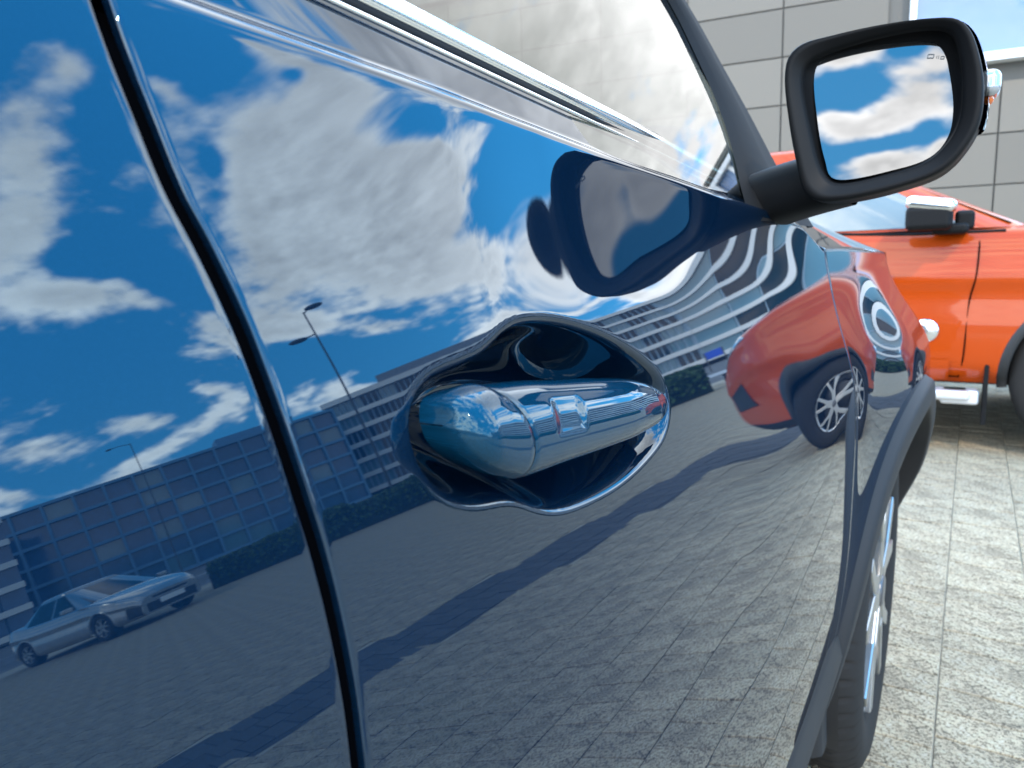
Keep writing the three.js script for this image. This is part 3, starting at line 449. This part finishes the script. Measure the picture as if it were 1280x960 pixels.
{
  const paving = new THREE.Group(); paving.name = 'pavement'; struct(paving);
  const W = 0.2, L = 0.1, gap = 0.0035, th = 0.06;
  const tones = [0.375, 0.425, 0.355, 0.40].map((k, i) => { const mp = stoneMap.clone(); mp.repeat.set(1.6, 1.6); mp.offset.set(i * 0.31, i * 0.17); mp.needsUpdate = true; const bp = stoneBump.clone(); bp.repeat.set(1.6, 1.6); bp.needsUpdate = true; return std([k, k * 0.85, k * 0.62], 0.85, 0, { map: mp, bumpMap: bp, bumpScale: 0.0008 }); });
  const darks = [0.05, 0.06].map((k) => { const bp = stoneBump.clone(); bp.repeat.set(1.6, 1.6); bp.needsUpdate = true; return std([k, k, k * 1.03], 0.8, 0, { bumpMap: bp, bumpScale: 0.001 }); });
  const paver = () => { const s = new THREE.Shape(), a = (W - gap) / 2 - 0.0014, b = (L - gap) / 2 - 0.0014; s.moveTo(-a, -b); s.lineTo(a, -b); s.lineTo(a, b); s.lineTo(-a, b); const e = new THREE.ExtrudeGeometry(s, { depth: th - 0.003, bevelEnabled: true, bevelThickness: 0.0014, bevelSize: 0.0014, bevelSegments: 1, curveSegments: 1 }); e.rotateX(-PI / 2); e.translate(0, -th, 0);
    const p = e.attributes.position, uv = new Float32Array(p.count * 2); for (let i = 0; i < p.count; i++) { uv[2 * i] = p.getX(i) * 3.2; uv[2 * i + 1] = p.getZ(i) * 3.2; } e.setAttribute('uv', new THREE.BufferAttribute(uv, 2)); return e; };
  const shapes = [0, 1, 2, 3, 4, 5].map(() => { const e = paver(), uv = e.attributes.uv, ox = rnd(), oy = rnd(); for (let i = 0; i < uv.count; i++) uv.setXY(i, uv.getX(i) + ox, uv.getY(i) + oy); return e; });
  const base = new THREE.PlaneGeometry(26, 28); base.rotateX(-PI / 2); base.translate(7.5, -0.007, -9);
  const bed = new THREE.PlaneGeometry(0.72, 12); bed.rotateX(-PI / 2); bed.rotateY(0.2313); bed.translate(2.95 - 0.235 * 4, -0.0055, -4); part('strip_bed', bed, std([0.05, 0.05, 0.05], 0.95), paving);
  part('joint_sand', base, std([0.36, 0.31, 0.23], 0.95), paving);
  const spots = [];
  for (let i = -12; i < 90; i++) for (let j = -24; j < 205; j++) {
    const x = -0.11 + i * W, s = j * L + (i & 1 ? L / 2 : 0);
    if (x > 18 || s > 20.5) continue;
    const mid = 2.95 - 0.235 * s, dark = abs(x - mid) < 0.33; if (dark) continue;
    spots.push([x, s, dark, hypot(max(0, x - 0.2) * 1.3, (s - 1.9) * 0.6)]);
  }
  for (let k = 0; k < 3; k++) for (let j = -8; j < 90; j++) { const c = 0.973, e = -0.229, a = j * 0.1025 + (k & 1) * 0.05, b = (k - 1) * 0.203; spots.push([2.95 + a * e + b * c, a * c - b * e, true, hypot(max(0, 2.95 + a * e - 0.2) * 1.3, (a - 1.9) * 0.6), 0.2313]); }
  const near = spots.filter((p) => p[0] > -0.25 && p[1] > 0.9).sort((a, b) => a[3] - b[3]).slice(0, 300), isNear = new Set(near);
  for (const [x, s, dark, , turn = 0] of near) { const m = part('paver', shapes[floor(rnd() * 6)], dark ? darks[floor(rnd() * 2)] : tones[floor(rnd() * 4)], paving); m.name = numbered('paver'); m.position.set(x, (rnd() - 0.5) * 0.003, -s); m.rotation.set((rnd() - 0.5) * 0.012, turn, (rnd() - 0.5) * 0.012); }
  const rest = spots.filter((p) => !isNear.has(p)), mat4 = new THREE.Matrix4(), eu = new THREE.Euler(), qt = new THREE.Quaternion();
  const field = (list, mats, name) => mats.forEach((mt, q) => {
    const mine = list.filter((_, i) => i % mats.length === q), im = shade(new THREE.InstancedMesh(shapes[q % 6], mt, mine.length));
    mine.forEach(([x, s, , , turn = 0], i) => { eu.set((rnd() - 0.5) * 0.014, turn + floor(rnd() * 2) * PI, (rnd() - 0.5) * 0.014); im.setMatrixAt(i, mat4.compose(new THREE.Vector3(x, (rnd() - 0.5) * 0.003, -s), qt.setFromEuler(eu), new THREE.Vector3(1, 1, 1))); });
    im.name = numbered(name); im.userData.kind = 'stuff'; paving.add(im);
  });
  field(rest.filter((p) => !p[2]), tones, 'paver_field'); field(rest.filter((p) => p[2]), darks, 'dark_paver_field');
}

// ------------------------------------------------------------------ the grey clad hall ahead
{
  const hall = thing('clad_hall', 'hall clad in large grey panels with a white framed window, behind the orange car', 'building', [1.35, 0, -11.6 + 1.2], 0);
  hall.position.set(0.15, 0, -10.5); hall.rotation.y = 8.3 * RAD;     // local x runs along the wall, +z towards the viewer
  const PW = 1.2, PH = 0.585, x0 = -14.4, x1 = 0.62, H = 4.9, y00 = -0.04;
  part('wall', [box(-0.98 - x0, H + 0.02, 0.3, (x0 - 0.98) / 2, H / 2, -0.19), box(x1 + 0.98, 4.12, 0.3, (x1 - 0.98) / 2, 2.06, -0.191)], M.joint, hall);
  const tonesP = [0.15, 0.165, 0.178].map((k) => std([k * 0.84, k * 0.73, k * 0.58], 0.6));
  const win = [-0.98, 3.12, 4.1, x1 + 0.01];                   // left, bottom, top, right of the window opening
  for (let j = 0; j * PH + y00 < H; j++) for (let i = 0; i * PW + x0 < x1; i++) {
    const xa = x0 + i * PW + 0.012, xb = min(x1, xa + PW - 0.018), ya = max(0.02, y00 + j * PH), yb = min(H, ya + PH - 0.016);
    if (xb > win[0] && yb > win[1]) continue;
    const p = part('panel', box(xb - xa, yb - ya, 0.02, (xa + xb) / 2, (ya + yb) / 2, -0.012 + (rnd() - 0.5) * 0.003, 0.002), tonesP[floor(rnd() * 3)], hall); p.name = numbered('panel'); p.rotation.set((rnd() - 0.5) * 0.0004, 0, 0);
  }
  const wn = new THREE.Group(); wn.name = 'window'; hall.add(wn);
  const [l, b, t, r] = win, f = 0.07;
  part('frame', [box(r - l, f, 0.14, (l + r) / 2, b + f / 2, 0.03, 0.01), box(r - l, f, 0.14, (l + r) / 2, t - f / 2, 0.03, 0.01), box(f, t - b - 2 * f, 0.136, l + f / 2, (b + t) / 2, 0.03, 0.01), box(f, t - b - 2 * f, 0.136, r - f / 2, (b + t) / 2, 0.03, 0.01), box(0.05, t - b - 2 * f, 0.08, l + 1.25, (b + t) / 2, 0.0)], M.white, wn);
  part('sill', box(r - l + 0.1, 0.04, 0.22, (l + r) / 2, b - 0.022, 0.05, 0.008), M.white, wn);
  for (const [a, c] of [[l + f, l + 1.22], [l + 1.28, r - f]]) part('pane', box(c - a, t - b - 2 * f, 0.012, (a + c) / 2, (b + t) / 2, -0.02), phy([0.10, 0.19, 0.36], 0.0, 0, { ior: 1.6 }), wn);
  part('roof', [box(-0.9 - x0, 0.12, 6, (x0 - 0.98) / 2, H + 0.08, -2.9), box(x1 + 1.0, 0.06, 6, (x1 - 0.94) / 2, 4.16, -2.9)], M.joint, hall);
}

// ------------------------------------------------------------------ other cars
// a car along x (nose +x), wheels on the ground; o: shape functions of x, wheel places, materials
function makeCar(name, label, o) {
  const g = thing(name, label, o.category || 'car');
  const sec = (x, v) => {                                // half a section, v from the foot of the side to the middle of the top
    const t = o.top(x), b = o.bot(x), w = o.half(x), k = [[b, w - 0.07], [lerp(b, t, 0.12), w - 0.012], [lerp(b, t, 0.35), w - 0.004], [lerp(b, t, 0.58), w - 0.014], [lerp(b, t, 0.70), w - 0.001], [lerp(b, t, 0.84), w - 0.03], [t - 0.03, w - 0.05], [t, w - 0.095], [t + 0.02, w * 0.72], [t + 0.035, w * 0.4], [t + 0.04, 0]];
    const q = v * (k.length - 1), i = min(k.length - 2, floor(q)), f = q - i, c = (a) => { const p = [k[max(0, i - 1)], k[i], k[i + 1], k[min(k.length - 1, i + 2)]].map((z) => z[a]); return 0.5 * (2 * p[1] + (p[2] - p[0]) * f + (2 * p[0] - 5 * p[1] + 4 * p[2] - p[3]) * f * f + (3 * p[1] - p[0] - 3 * p[2] + p[3]) * f * f * f); };
    return [c(0), c(1)];
  };
  const at = (x, v, sd = 1, out = 0) => { const e = 0.004, [y, z] = sec(x, v), [y2, z2] = sec(x, min(1, v + e)), [y1, z1] = sec(x, max(0, v - e)); const dy = y2 - y1, dz = z2 - z1, l = hypot(dy, dz) || 1; return [x, y - (dz / l) * out, -sd * (z + (dy / l) * out)]; };   // third is s = -z
  const nX = o.nx || 260, nV = 56, xs = []; for (let i = 0; i <= nX; i++) { const t = i / nX; xs.push(lerp(o.x0, o.x1, t) ); }
  const arch = (x, y) => o.wheels.some((w) => hypot(x - w, y - o.tyre) < o.arch);
  for (const sd of [1, -1]) {
    const P = xs.map((x) => { const L = []; for (let j = 0; j <= nV; j++) L.push(at(x, j / nV, sd)); return L; });
    part(sd > 0 ? 'body' : 'body_far_side', sheet(P, { flip: sd < 0, keep: (a, b, c, d) => [a, b, c, d].every((p) => !(arch(p[0], p[1]) && abs(p[2]) > 0.5)) }), o.paint, g);
    for (const w of o.wheels) {
      const A = []; for (let i = 0; i <= 60; i++) { const a = lerp(-8, 188, i / 60) * RAD, L = []; for (let k = 0; k <= 6; k++) { const r = o.arch + [0.03, 0.02, 0.008, -0.004, -0.012, -0.012, -0.012][k], x = w + cos(a) * r, y = o.tyre + sin(a) * r; let best = 0, bd = 9; for (let q = 0; q <= 0.7; q += 0.01) { const d = abs(sec(x, q)[0] - y); if (d < bd) { bd = d; best = q; } } const z = sec(x, best)[1] + [0.001, 0.006, 0.008, 0.007, 0.0, -0.05, -0.3][k]; L.push([x, y, -sd * z]); } A.push(L); }
      const m = part('wheel_arch', sheet(A, { flip: sd > 0 }), o.archMat || M.black, g); m.name = numbered('wheel_arch');
      const wh = makeWheel(o.tyre, 0.225, o.rim, g, false, 'wheel'); wh.position.set(w, o.tyre, sd * (o.half(w) - 0.14)); if (sd < 0) wh.rotation.y = PI;
    }
  }
  const cap = (x) => { const s = new THREE.Shape(), n = 40; for (let j = 0; j <= n; j++) { const [y, z] = sec(x, j / n); j ? s.lineTo(z, y) : s.moveTo(z, y); } for (let j = n; j >= 0; j--) { const [y, z] = sec(x, j / n); s.lineTo(-z, y); } const q = new THREE.ShapeGeometry(s); q.rotateY(PI / 2); q.translate(x, 0, 0); return q; };
  part('end_panel', [cap(o.x0 + 0.001), cap(o.x1 - 0.001)], o.paint, g);
  part('underbody', box((o.x1 - o.x0) * 0.93, 0.2, 1.3, (o.x0 + o.x1) / 2, o.tyre + 0.02, 0), M.black, g);
  // cabin
  const ring = (t, grow = 0) => { const L = [], xf = o.front(t) + grow, xr = o.rear(t) - grow, w = o.cab(t) + grow, y = o.cabY(t), n = 72; for (let k = 0; k <= n; k++) { const a = k / n * 2 * PI, c = cos(a), s = sin(a), e = 0.28; L.push([(xf + xr) / 2 + (xf - xr) / 2 * sign(c) * pow(abs(c), e), y + (o.lean || 0) * 0, -w * sign(s) * pow(abs(s), e)]); } return L; };
  const rows = []; for (let j = 0; j <= 10; j++) rows.push(ring(j / 10)); for (let j = 1; j <= 8; j++) { const a = j / 8, top = ring(1), cxm = (o.front(1) + o.rear(1)) / 2; rows.push(top.map((p) => [cxm + (p[0] - cxm) * sqrt(1 - a * a * 0.999), p[1] + 0.07 * (1 - sqrt(1 - a * a)) * 0 + 0.06 * sin(a * PI / 2), p[2] * sqrt(1 - a * a * 0.999)])); }
  part('roof', sheet(rows, { flip: false }), o.paint, g);
  const onCab = (x, t, sd, out) => { const xf = o.front(t), xr = o.rear(t), w = o.cab(t), u = (x - (xf + xr) / 2) / ((xf - xr) / 2), s = pow(max(0, 1 - pow(min(1, abs(u)), 2 / 0.28)), 0.14); return [x, o.cabY(t), -sd * (w * s + out)]; };
  for (const sd of [1, -1]) for (const [fa, ra] of o.windows) {
    const P = []; for (let j = 0; j <= 8; j++) { const t = lerp(0.03, 0.9, j / 8), a = fa(t), b = ra(t), L = []; for (let i = 0; i <= 14; i++) L.push(onCab(lerp(b, a, i / 14), t, sd, 0.006)); P.push(L); }
    const m = part('side_window', sheet(P, { flip: sd > 0 }), o.glass || M.darkGlass, g); m.name = numbered('side_window');
  }
  for (const e of [1, -1]) { const P = []; for (let j = 0; j <= 8; j++) { const t = lerp(0.05, 0.92, j / 8), xe = (e > 0 ? o.front(t) : o.rear(t)) + e * 0.004, L = []; for (let i = 0; i <= 12; i++) { const z = (i / 6 - 1) * (o.cab(t) - 0.1); L.push([xe - e * 0.10 * pow(abs(z) / o.cab(t), 4), o.cabY(t), -z]); } P.push(L); } part(e > 0 ? 'windscreen' : 'rear_window', sheet(P, { flip: e > 0 }), M.darkGlass, g); }
  return { g, at, sec };
}
{
  // orange pickup ahead, nose to the right; its near side is the plane s = 4.05
  const o = {
    category: 'car', x0: -3.1, x1: 1.24, tyre: 0.385, rim: 0.25, arch: 0.404, wheels: [0.56, -2.3], paint: M.orange, glass: phy([0.16, 0.18, 0.175], 0.02, 0, { ior: 1.6 }),
    top: spline([[-3.1, 1.14], [-1.2, 1.12], [-0.3, 1.075], [0.1, 1.075], [0.6, 1.06], [0.95, 1.0], [1.1, 0.92], [1.18, 0.84], [1.24, 0.76]]), bot: spline([[-3.1, 0.42], [-1, 0.35], [0.1, 0.345], [1.0, 0.33], [1.2, 0.3], [1.36, 0.36]]),
    half: (x) => 0.93 - 0.6 * pow(smooth(0.75, 1.6, x), 1.1) * 1.2 - 0.05 * smooth(-2.2, -3.1, x),
    front: (t) => lerp(0.24, -0.66, t), rear: (t) => lerp(-2.05, -1.85, t), cab: (t) => lerp(0.86, 0.68, t), cabY: (t) => lerp(1.085, 1.52, t),
    windows: [[(t) => lerp(-0.02, -0.75, t), (t) => lerp(-0.9, -0.95, t)], [(t) => lerp(-0.98, -1.03, t), (t) => lerp(-1.85, -1.7, t)]],
  };
  const { g, at } = makeCar('orange_car', 'bright orange pickup with a chrome capped mirror, parked crosswise ahead', o);
  g.position.set(0, 0, -(4.05 + 0.93));
  const patch = (name, x0, x1, v0, v1, out, mat, n = 16, skew = 0) => { for (const sd of [1, -1]) { const P = []; for (let i = 0; i <= n; i++) { const L = []; for (let j = 0; j <= n; j++) { const v = lerp(v0, v1, j / n), x = lerp(x0, x1, i / n) + skew * (j / n - 0.5); L.push(at(x, v, sd, out)); } P.push(L); } const m = part(name, sheet(P, { flip: sd < 0 }), mat, g); m.name = numbered(name); } };
  const line = (name, pts, r, mat) => { for (const sd of [1, -1]) { const m = part(name, tube(pts.map(([x, v]) => { const p = at(x, v, sd, 0.0005); return V(...p); }), r, 30, 6), mat, g); m.name = numbered(name); } };
  // door gaps
  line('door_gap', [[0.015, 0.66], [0.02, 0.55], [0.015, 0.4], [-0.005, 0.28], [-0.015, 0.12], [-0.03, 0.04]], 0.0035, M.gap);
  line('door_gap', [[-0.93, 0.66], [-0.93, 0.4], [-0.93, 0.05]], 0.0035, M.gap); line('door_gap', [[-0.03, 0.045], [-0.5, 0.045], [-0.93, 0.045]], 0.0035, M.gap);
  line('window_strip', [[0.12, 0.655], [-0.3, 0.66], [-0.95, 0.66], [-1.9, 0.66]], 0.009, M.rubber);
  // handles: chrome bows
  for (const sd of [1, -1]) for (const x of [-0.44, -1.4]) {
    const z = sd * 0.93, h = tube([new THREE.Vector3(x - 0.105, 0.865, z - sd * 0.02), new THREE.Vector3(x - 0.09, 0.872, z + sd * 0.03), new THREE.Vector3(x, 0.874, z + sd * 0.04), new THREE.Vector3(x + 0.09, 0.866, z + sd * 0.03), new THREE.Vector3(x + 0.105, 0.855, z - sd * 0.02)], 0.013, 24, 10);
    const m = part('door_handle', h, M.chrome, g); m.name = numbered('door_handle');
  }
  // a flattened chrome oval low on the door
  for (const sd of [1, -1]) { const e = new THREE.SphereGeometry(0.05, 20, 14); e.scale(1.2, 1.15, 0.3); e.translate(-0.18, 0.6, sd * 0.93); part('chrome_oval', e, M.chrome, g).name = numbered('chrome_oval'); }
  // mirrors: black body, chrome cap, foot
  for (const sd of [1, -1]) {
    const z = sd * 1.02, m = new THREE.Group(); m.name = numbered('door_mirror'); g.add(m);
    part('mirror_body', box(0.19, 0.115, 0.17, -0.185, 1.135, z + sd * 0.02, 0.028), M.satin, m);
    const c = new RoundedBoxGeometry(0.21, 0.062, 0.18, 5, 0.03); c.rotateZ(-0.16); c.translate(-0.18, 1.195, z + sd * 0.02); part('mirror_cap', c, M.chrome, m);
    part('mirror_foot', [box(0.15, 0.05, 0.16, -0.1, 1.083, z - sd * 0.07, 0.02), box(0.08, 0.09, 0.06, -0.045, 1.12, z - sd * 0.05, 0.02)], M.satin, m);
  }
  patch('headlight', 0.93, 1.2, 0.60, 0.74, 0.006, M.light, 18, 0.05); patch('front_bumper_trim', 1.10, 1.23, 0.2, 0.33, 0.006, M.black, 14); patch('bumper_lip', 0.96, 1.23, 0.02, 0.10, 0.008, M.cladding, 14);
  line('bonnet_gap', [[0.3, 0.74], [0.7, 0.735], [1.0, 0.73]], 0.003, M.gap);
  patch('side_trim', -0.07, -0.95, 0.03, 0.12, 0.010, M.orange, 10);
  // front: grille and plate holder
  part('grille', [box(0.03, 0.22, 0.8, 1.25, 0.68, 0, 0.01), box(0.02, 0.14, 0.8, 1.25, 0.46, 0, 0.01)], M.black, g);
  for (let i = 0; i < 4; i++) { const m = part('grille_bar', box(0.02, 0.014, 0.78, 1.262, 0.61 + i * 0.05, 0, 0.004), M.chrome, g); m.name = numbered('grille_bar'); }
  // side step and mud flaps
  for (const sd of [1, -1]) { part('side_step', [box(1.75, 0.05, 0.13, -0.85, 0.295, sd * 0.93, 0.02), box(0.16, 0.07, 0.10, -0.02, 0.285, sd * 0.92, 0.015)], phy([0.75, 0.75, 0.76], 0.3, 0.6), g).name = numbered('side_step'); part('mud_flap', box(0.02, 0.3, 0.2, 0.085, 0.3, sd * 0.82, 0.004), M.rubber, g).name = numbered('mud_flap'); }
}
{
  const o = {
    x0: -2.25, x1: 2.28, tyre: 0.32, rim: 0.215, arch: 0.36, wheels: [1.38, -1.3], paint: M.silver, nx: 200, archMat: M.silver,
    top: spline([[-2.25, 0.95], [-1.7, 1.02], [-1.0, 0.96], [0.6, 0.93], [1.0, 0.93], [1.6, 0.83], [2.1, 0.7], [2.28, 0.6]]), bot: spline([[-2.25, 0.34], [-1.5, 0.2], [1.6, 0.2], [2.28, 0.22]]),
    half: (x) => 0.89 - 0.4 * smooth(1.5, 2.7, x) - 0.3 * smooth(-1.6, -2.6, x), front: (t) => lerp(1.15, 0.05, t), rear: (t) => lerp(-1.75, -0.95, t), cab: (t) => lerp(0.8, 0.56, t), cabY: (t) => lerp(0.93, 1.4, t),
    windows: [[(t) => lerp(0.7, -0.02, t), (t) => lerp(-0.15, -0.2, t)], [(t) => lerp(-0.23, -0.27, t), (t) => lerp(-1.2, -0.85, t)]],
  };
  const { g, at } = makeCar('silver_saloon', 'silver saloon seen reflected at the lower left of the blue rear door', o);
  g.position.set(15.3, 0, -6.8); g.rotation.y = PI - 0.1;
  const patch = (name, x0, x1, v0, v1, out, mat, n = 12) => { for (const sd of [1, -1]) { const P = []; for (let i = 0; i <= n; i++) { const L = []; for (let j = 0; j <= n; j++) L.push(at(lerp(x0, x1, i / n), lerp(v0, v1, j / n), sd, out)); P.push(L); } part(name, sheet(P, { flip: sd < 0 }), mat, g).name = numbered(name); } };
  patch('headlight', 1.85, 2.24, 0.52, 0.68, 0.005, M.light); patch('bumper_trim', 2.0, 2.26, 0.1, 0.3, 0.006, M.black);
  part('grille', [box(0.03, 0.2, 1.0, 2.285, 0.36, 0, 0.01), box(0.02, 0.05, 0.7, 2.285, 0.56, 0, 0.01)], M.black, g);
  part('number_plate', box(0.02, 0.11, 0.5, 2.3, 0.42, 0, 0.004), M.white, g);
  for (const sd of [1, -1]) part('door_mirror', box(0.12, 0.11, 0.2, 0.72, 0.98, sd * 0.98, 0.03), M.silver, g).name = numbered('door_mirror');
}

// ------------------------------------------------------------------ across the road: buildings, hedge, lamps (seen in the paintwork)
const polar = (az, d) => [d * sin(az * RAD), d * cos(az * RAD)];      // x, s
{
  // office block: white floor bands, glass between, fins on its left half
  const [cx, cs] = polar(33, 120), ang = 33;
  const g = thing('office_block', 'office block with pale floor bands and glass between, reflected across the front door', 'building', [cx, 0, -cs], -ang * RAD);
  // local +x runs to the right as seen from here, +z faces us
  const F = 6, fh = 3.35, half = 34;
  const sect = [[-29, 31, true], [-79, -29, false]];
  const fins = [];
  for (let f = 0; f < F; f++) {
    const y = 1.2 + f * fh;
    for (const [a, b, fin] of sect) {
      const s = part('floor_band', box(b - a - 0.05, 0.95, 1.2, (a + b) / 2, y + 0.1, -0.6, 0.05), M.band, g); s.name = numbered('floor_band');
      const n = Math.round((b - a) / (fin ? 3.1 : 7.5)), w = (b - a) / n;
      for (let i = 0; i < n; i++) { const m = part('window', box(w - 0.14, fh - 0.98, 0.1, a + (i + 0.5) * w, y + 0.1 + fh / 2, -0.75), !fin && (i % 3 === 0 || rnd() < 0.12) ? M.tealGlass : fin && rnd() < 0.3 ? M.tealGlass : M.darkGlass, g); m.name = numbered('window'); }
      if (fin) for (let i = 0; i < (b - a) / 1.03; i++) fins.push(box(0.2, fh - 0.97, 0.25, a + 0.3 + i * 1.03, y + 0.1 + fh / 2, -0.6));
      else for (let i = 0; i <= n; i++) fins.push(box(0.3, fh - 0.97, 0.4, a + i * w, y + 0.1 + fh / 2, -0.62));
    }
  }
  const fm = part('facade_fin', fins, std([0.28, 0.36, 0.42], 0.6), g); fm.userData.kind = 'stuff';
  part('parapet', [box(111, 1.1, 1.4, -24, 1.2 + F * fh + 0.3, -0.5, 0.05)], M.band, g);
  part('block_body', [box(110, F * fh, 14, -24, 1.2 + F * fh / 2, -8), box(30, 2.4, 8, 6, 1.2 + F * fh + 1.6, -6)], std([0.2, 0.22, 0.25], 0.7), g);
  part('ground_floor', [box(110, 1.5, 12, -24, 0.4, -8)], M.darkGlass, g);
}
{
  // long low block with a lattice front
  const [cx, cs] = polar(63.5, 108);
  const g = thing('lattice_block', 'long blue grey block with a lattice front, reflected in the lower left of the car', 'building', [cx, 0, -cs], -63.5 * RAD);
  const F = 6, fh = 3.05, w = 3.6, n = 22, x0 = -32;
  for (let f = 0; f <= F; f++) part('floor_slab', box(n * w + 0.4, 0.5, 0.8, x0 + n * w / 2, f * fh + 0.4, -0.3, 0.04), M.lattice, g).name = numbered('floor_slab');
  for (let i = 0; i <= n; i++) part('column', box(0.35, F * fh, 0.6, x0 + i * w, F * fh / 2 + 0.4, -0.18, 0.03), M.lattice, g).name = numbered('column');
  for (let f = 0; f < F; f++) for (let i = 0; i < n; i++) part('window', box(w - 0.36, fh - 0.52, 0.1, x0 + (i + 0.5) * w, f * fh + 0.4 + fh / 2, -0.55), rnd() < 0.15 ? M.tealGlass : M.garageGlass, g).name = numbered('window');
  part('block_body', box(n * w, F * fh + 0.3, 14, x0 + n * w / 2, F * fh / 2 + 0.3, -7.7), M.lattice, g);
  part('roof_plant', [box(10, 1.6, 5, -20, F * fh + 1.4, -5), box(4, 1.1, 4, 18, F * fh + 1.2, -5)], M.lattice, g);
  // taller white wing at its far left
  const [wx, ws] = polar(76, 92), k = thing('banded_block', 'pale banded block at the left end of the lattice block', 'building', [wx, 0, -ws], -76 * RAD);
  for (let f = 0; f <= 5; f++) part('floor_band', box(20, 0.8, 1, 0, f * 3 + 0.8, 0, 0.05), M.band, k).name = numbered('floor_band');
  for (let f = 0; f < 5; f++) for (let i = 0; i < 8; i++) part('window', box(2.3, 2.1, 0.1, -8.75 + i * 2.5, f * 3 + 2.3, -0.2), M.garageGlass, k).name = numbered('window');
  part('block_body', box(19.9, 15.5, 10, 0, 8, -5.6), M.lattice, k);
}
// a clipped hedge: leaves spread through its body
function hedge(name, label, a, b, h, d, n) {
  const g = thing(name, label, 'hedge', [(a[0] + b[0]) / 2, 0, -(a[1] + b[1]) / 2], atan2(b[1] - a[1], b[0] - a[0]), 'hedges along the far edge of the paving');
  const L = hypot(b[0] - a[0], b[1] - a[1]);
  const core = []; for (let j = 0; j <= 8; j++) { const t = j / 8 * PI, row = []; for (let i = 0; i <= 60; i++) row.push([(i / 60 - 0.5) * L, max(0, (h - 0.08) * pow(sin(t), 0.4)) * (0.93 + 0.1 * noise2(i * 0.7, 3)), cos(t) * d * 0.42]); core.push(row); }
  part('branches', sheet(core, { flip: true }), std([0.012, 0.02, 0.008], 0.9), g);
  const leaf = new THREE.PlaneGeometry(0.07, 0.045), im = shade(new THREE.InstancedMesh(leaf, M.leaf, n)), m = new THREE.Matrix4(), q = new THREE.Quaternion(), e = new THREE.Euler(), c = new THREE.Color();
  for (let i = 0; i < n; i++) { const x = (rnd() - 0.5) * L, t = rnd() * PI, bump = 0.93 + 0.16 * noise2(x * 1.4, 5) + 0.1 * (rnd() - 0.3); e.set(rnd() * 6, rnd() * 6, rnd() * 6); im.setMatrixAt(i, m.compose(new THREE.Vector3(x, max(0.03, h * pow(sin(t), 0.4) * bump), cos(t) * d * 0.5 * bump), q.setFromEuler(e), new THREE.Vector3(1, 1, 1).multiplyScalar(0.7 + rnd() * 0.9))); const k = 0.5 + rnd(); im.setColorAt(i, c.setRGB(k, k * (0.9 + 0.2 * rnd()), k * 0.8)); }
  im.name = 'leaves'; im.userData.kind = 'stuff'; g.add(im);
}
hedge('hedge', 'low clipped hedge before the lattice block, dark along its foot', [15.6, 9.4], [11.6, 14.0], 0.85, 1.0, 9000);
hedge('hedge', 'low clipped hedge before the office block, reflected behind the door handle', [11.4, 14.2], [6.0, 17.2], 0.85, 1.0, 9000);
function lampPost(label, x, s, h, arms, r = 0.045) {
  const g = thing('street_lamp', label, 'street lamp', [x, 0, -s], 0, 'lamp posts across the road');
  part('pole', [new THREE.CylinderGeometry(r * 0.6, r, h, 12).translate(0, h / 2, 0)], M.pole, g);
  for (const [y, dx, dz, dy] of arms) { const hd = new THREE.SphereGeometry(0.16, 14, 8); hd.scale(1.9, 0.5, 1); hd.rotateY(atan2(-dz, dx)); hd.translate(dx, y + dy, dz); part('arm', tube([new THREE.Vector3(0, y, 0), new THREE.Vector3(dx * 0.5, y + dy * 0.8, dz * 0.5), new THREE.Vector3(dx, y + dy, dz)], r * 0.5, 10, 6), M.pole, g).name = numbered('arm'); part('lamp_head', hd, M.pole, g).name = numbered('lamp_head'); }
}
{ const [x, s] = polar(44.8, 20.5); lampPost('tall dark street lamp with a drooping side arm, before the office block', x, s, 7.9, [[7.0, 0.42, 0.36, -0.05], [7.85, -0.3, -0.2, 0.12]]); }
{ const [x, s] = polar(61, 62); lampPost('slim far lamp post rising above the lattice block', x, s, 14.2, [[14.1, 1.6, 0.9, 0.3]], 0.06); }
// road beyond, a sign and two small parked cars by the office entrance
{
  const [x, s] = polar(18.6, 46), g = thing('entrance_sign', 'small blue sign on two posts before the office entrance', 'sign', [x, 0, -s], -18 * RAD);
  part('board', box(0.9, 0.6, 0.08, 0, 1.3, 0, 0.02), M.blueSign, g); part('frame', [box(0.08, 1.6, 0.08, -0.5, 0.8, 0), box(0.08, 1.6, 0.08, 0.5, 0.8, 0)], M.pole, g);
  const rd = new THREE.PlaneGeometry(60, 7); rd.rotateX(-PI / 2); const r = shade(new THREE.Mesh(rd, std([0.4, 0.4, 0.4], 0.9))); r.name = 'road'; const [rx, rs] = polar(20, 38); r.position.set(rx, -0.062, -rs); r.rotation.y = -20 * RAD; struct(r);
}
renderer.render(scene, camera);
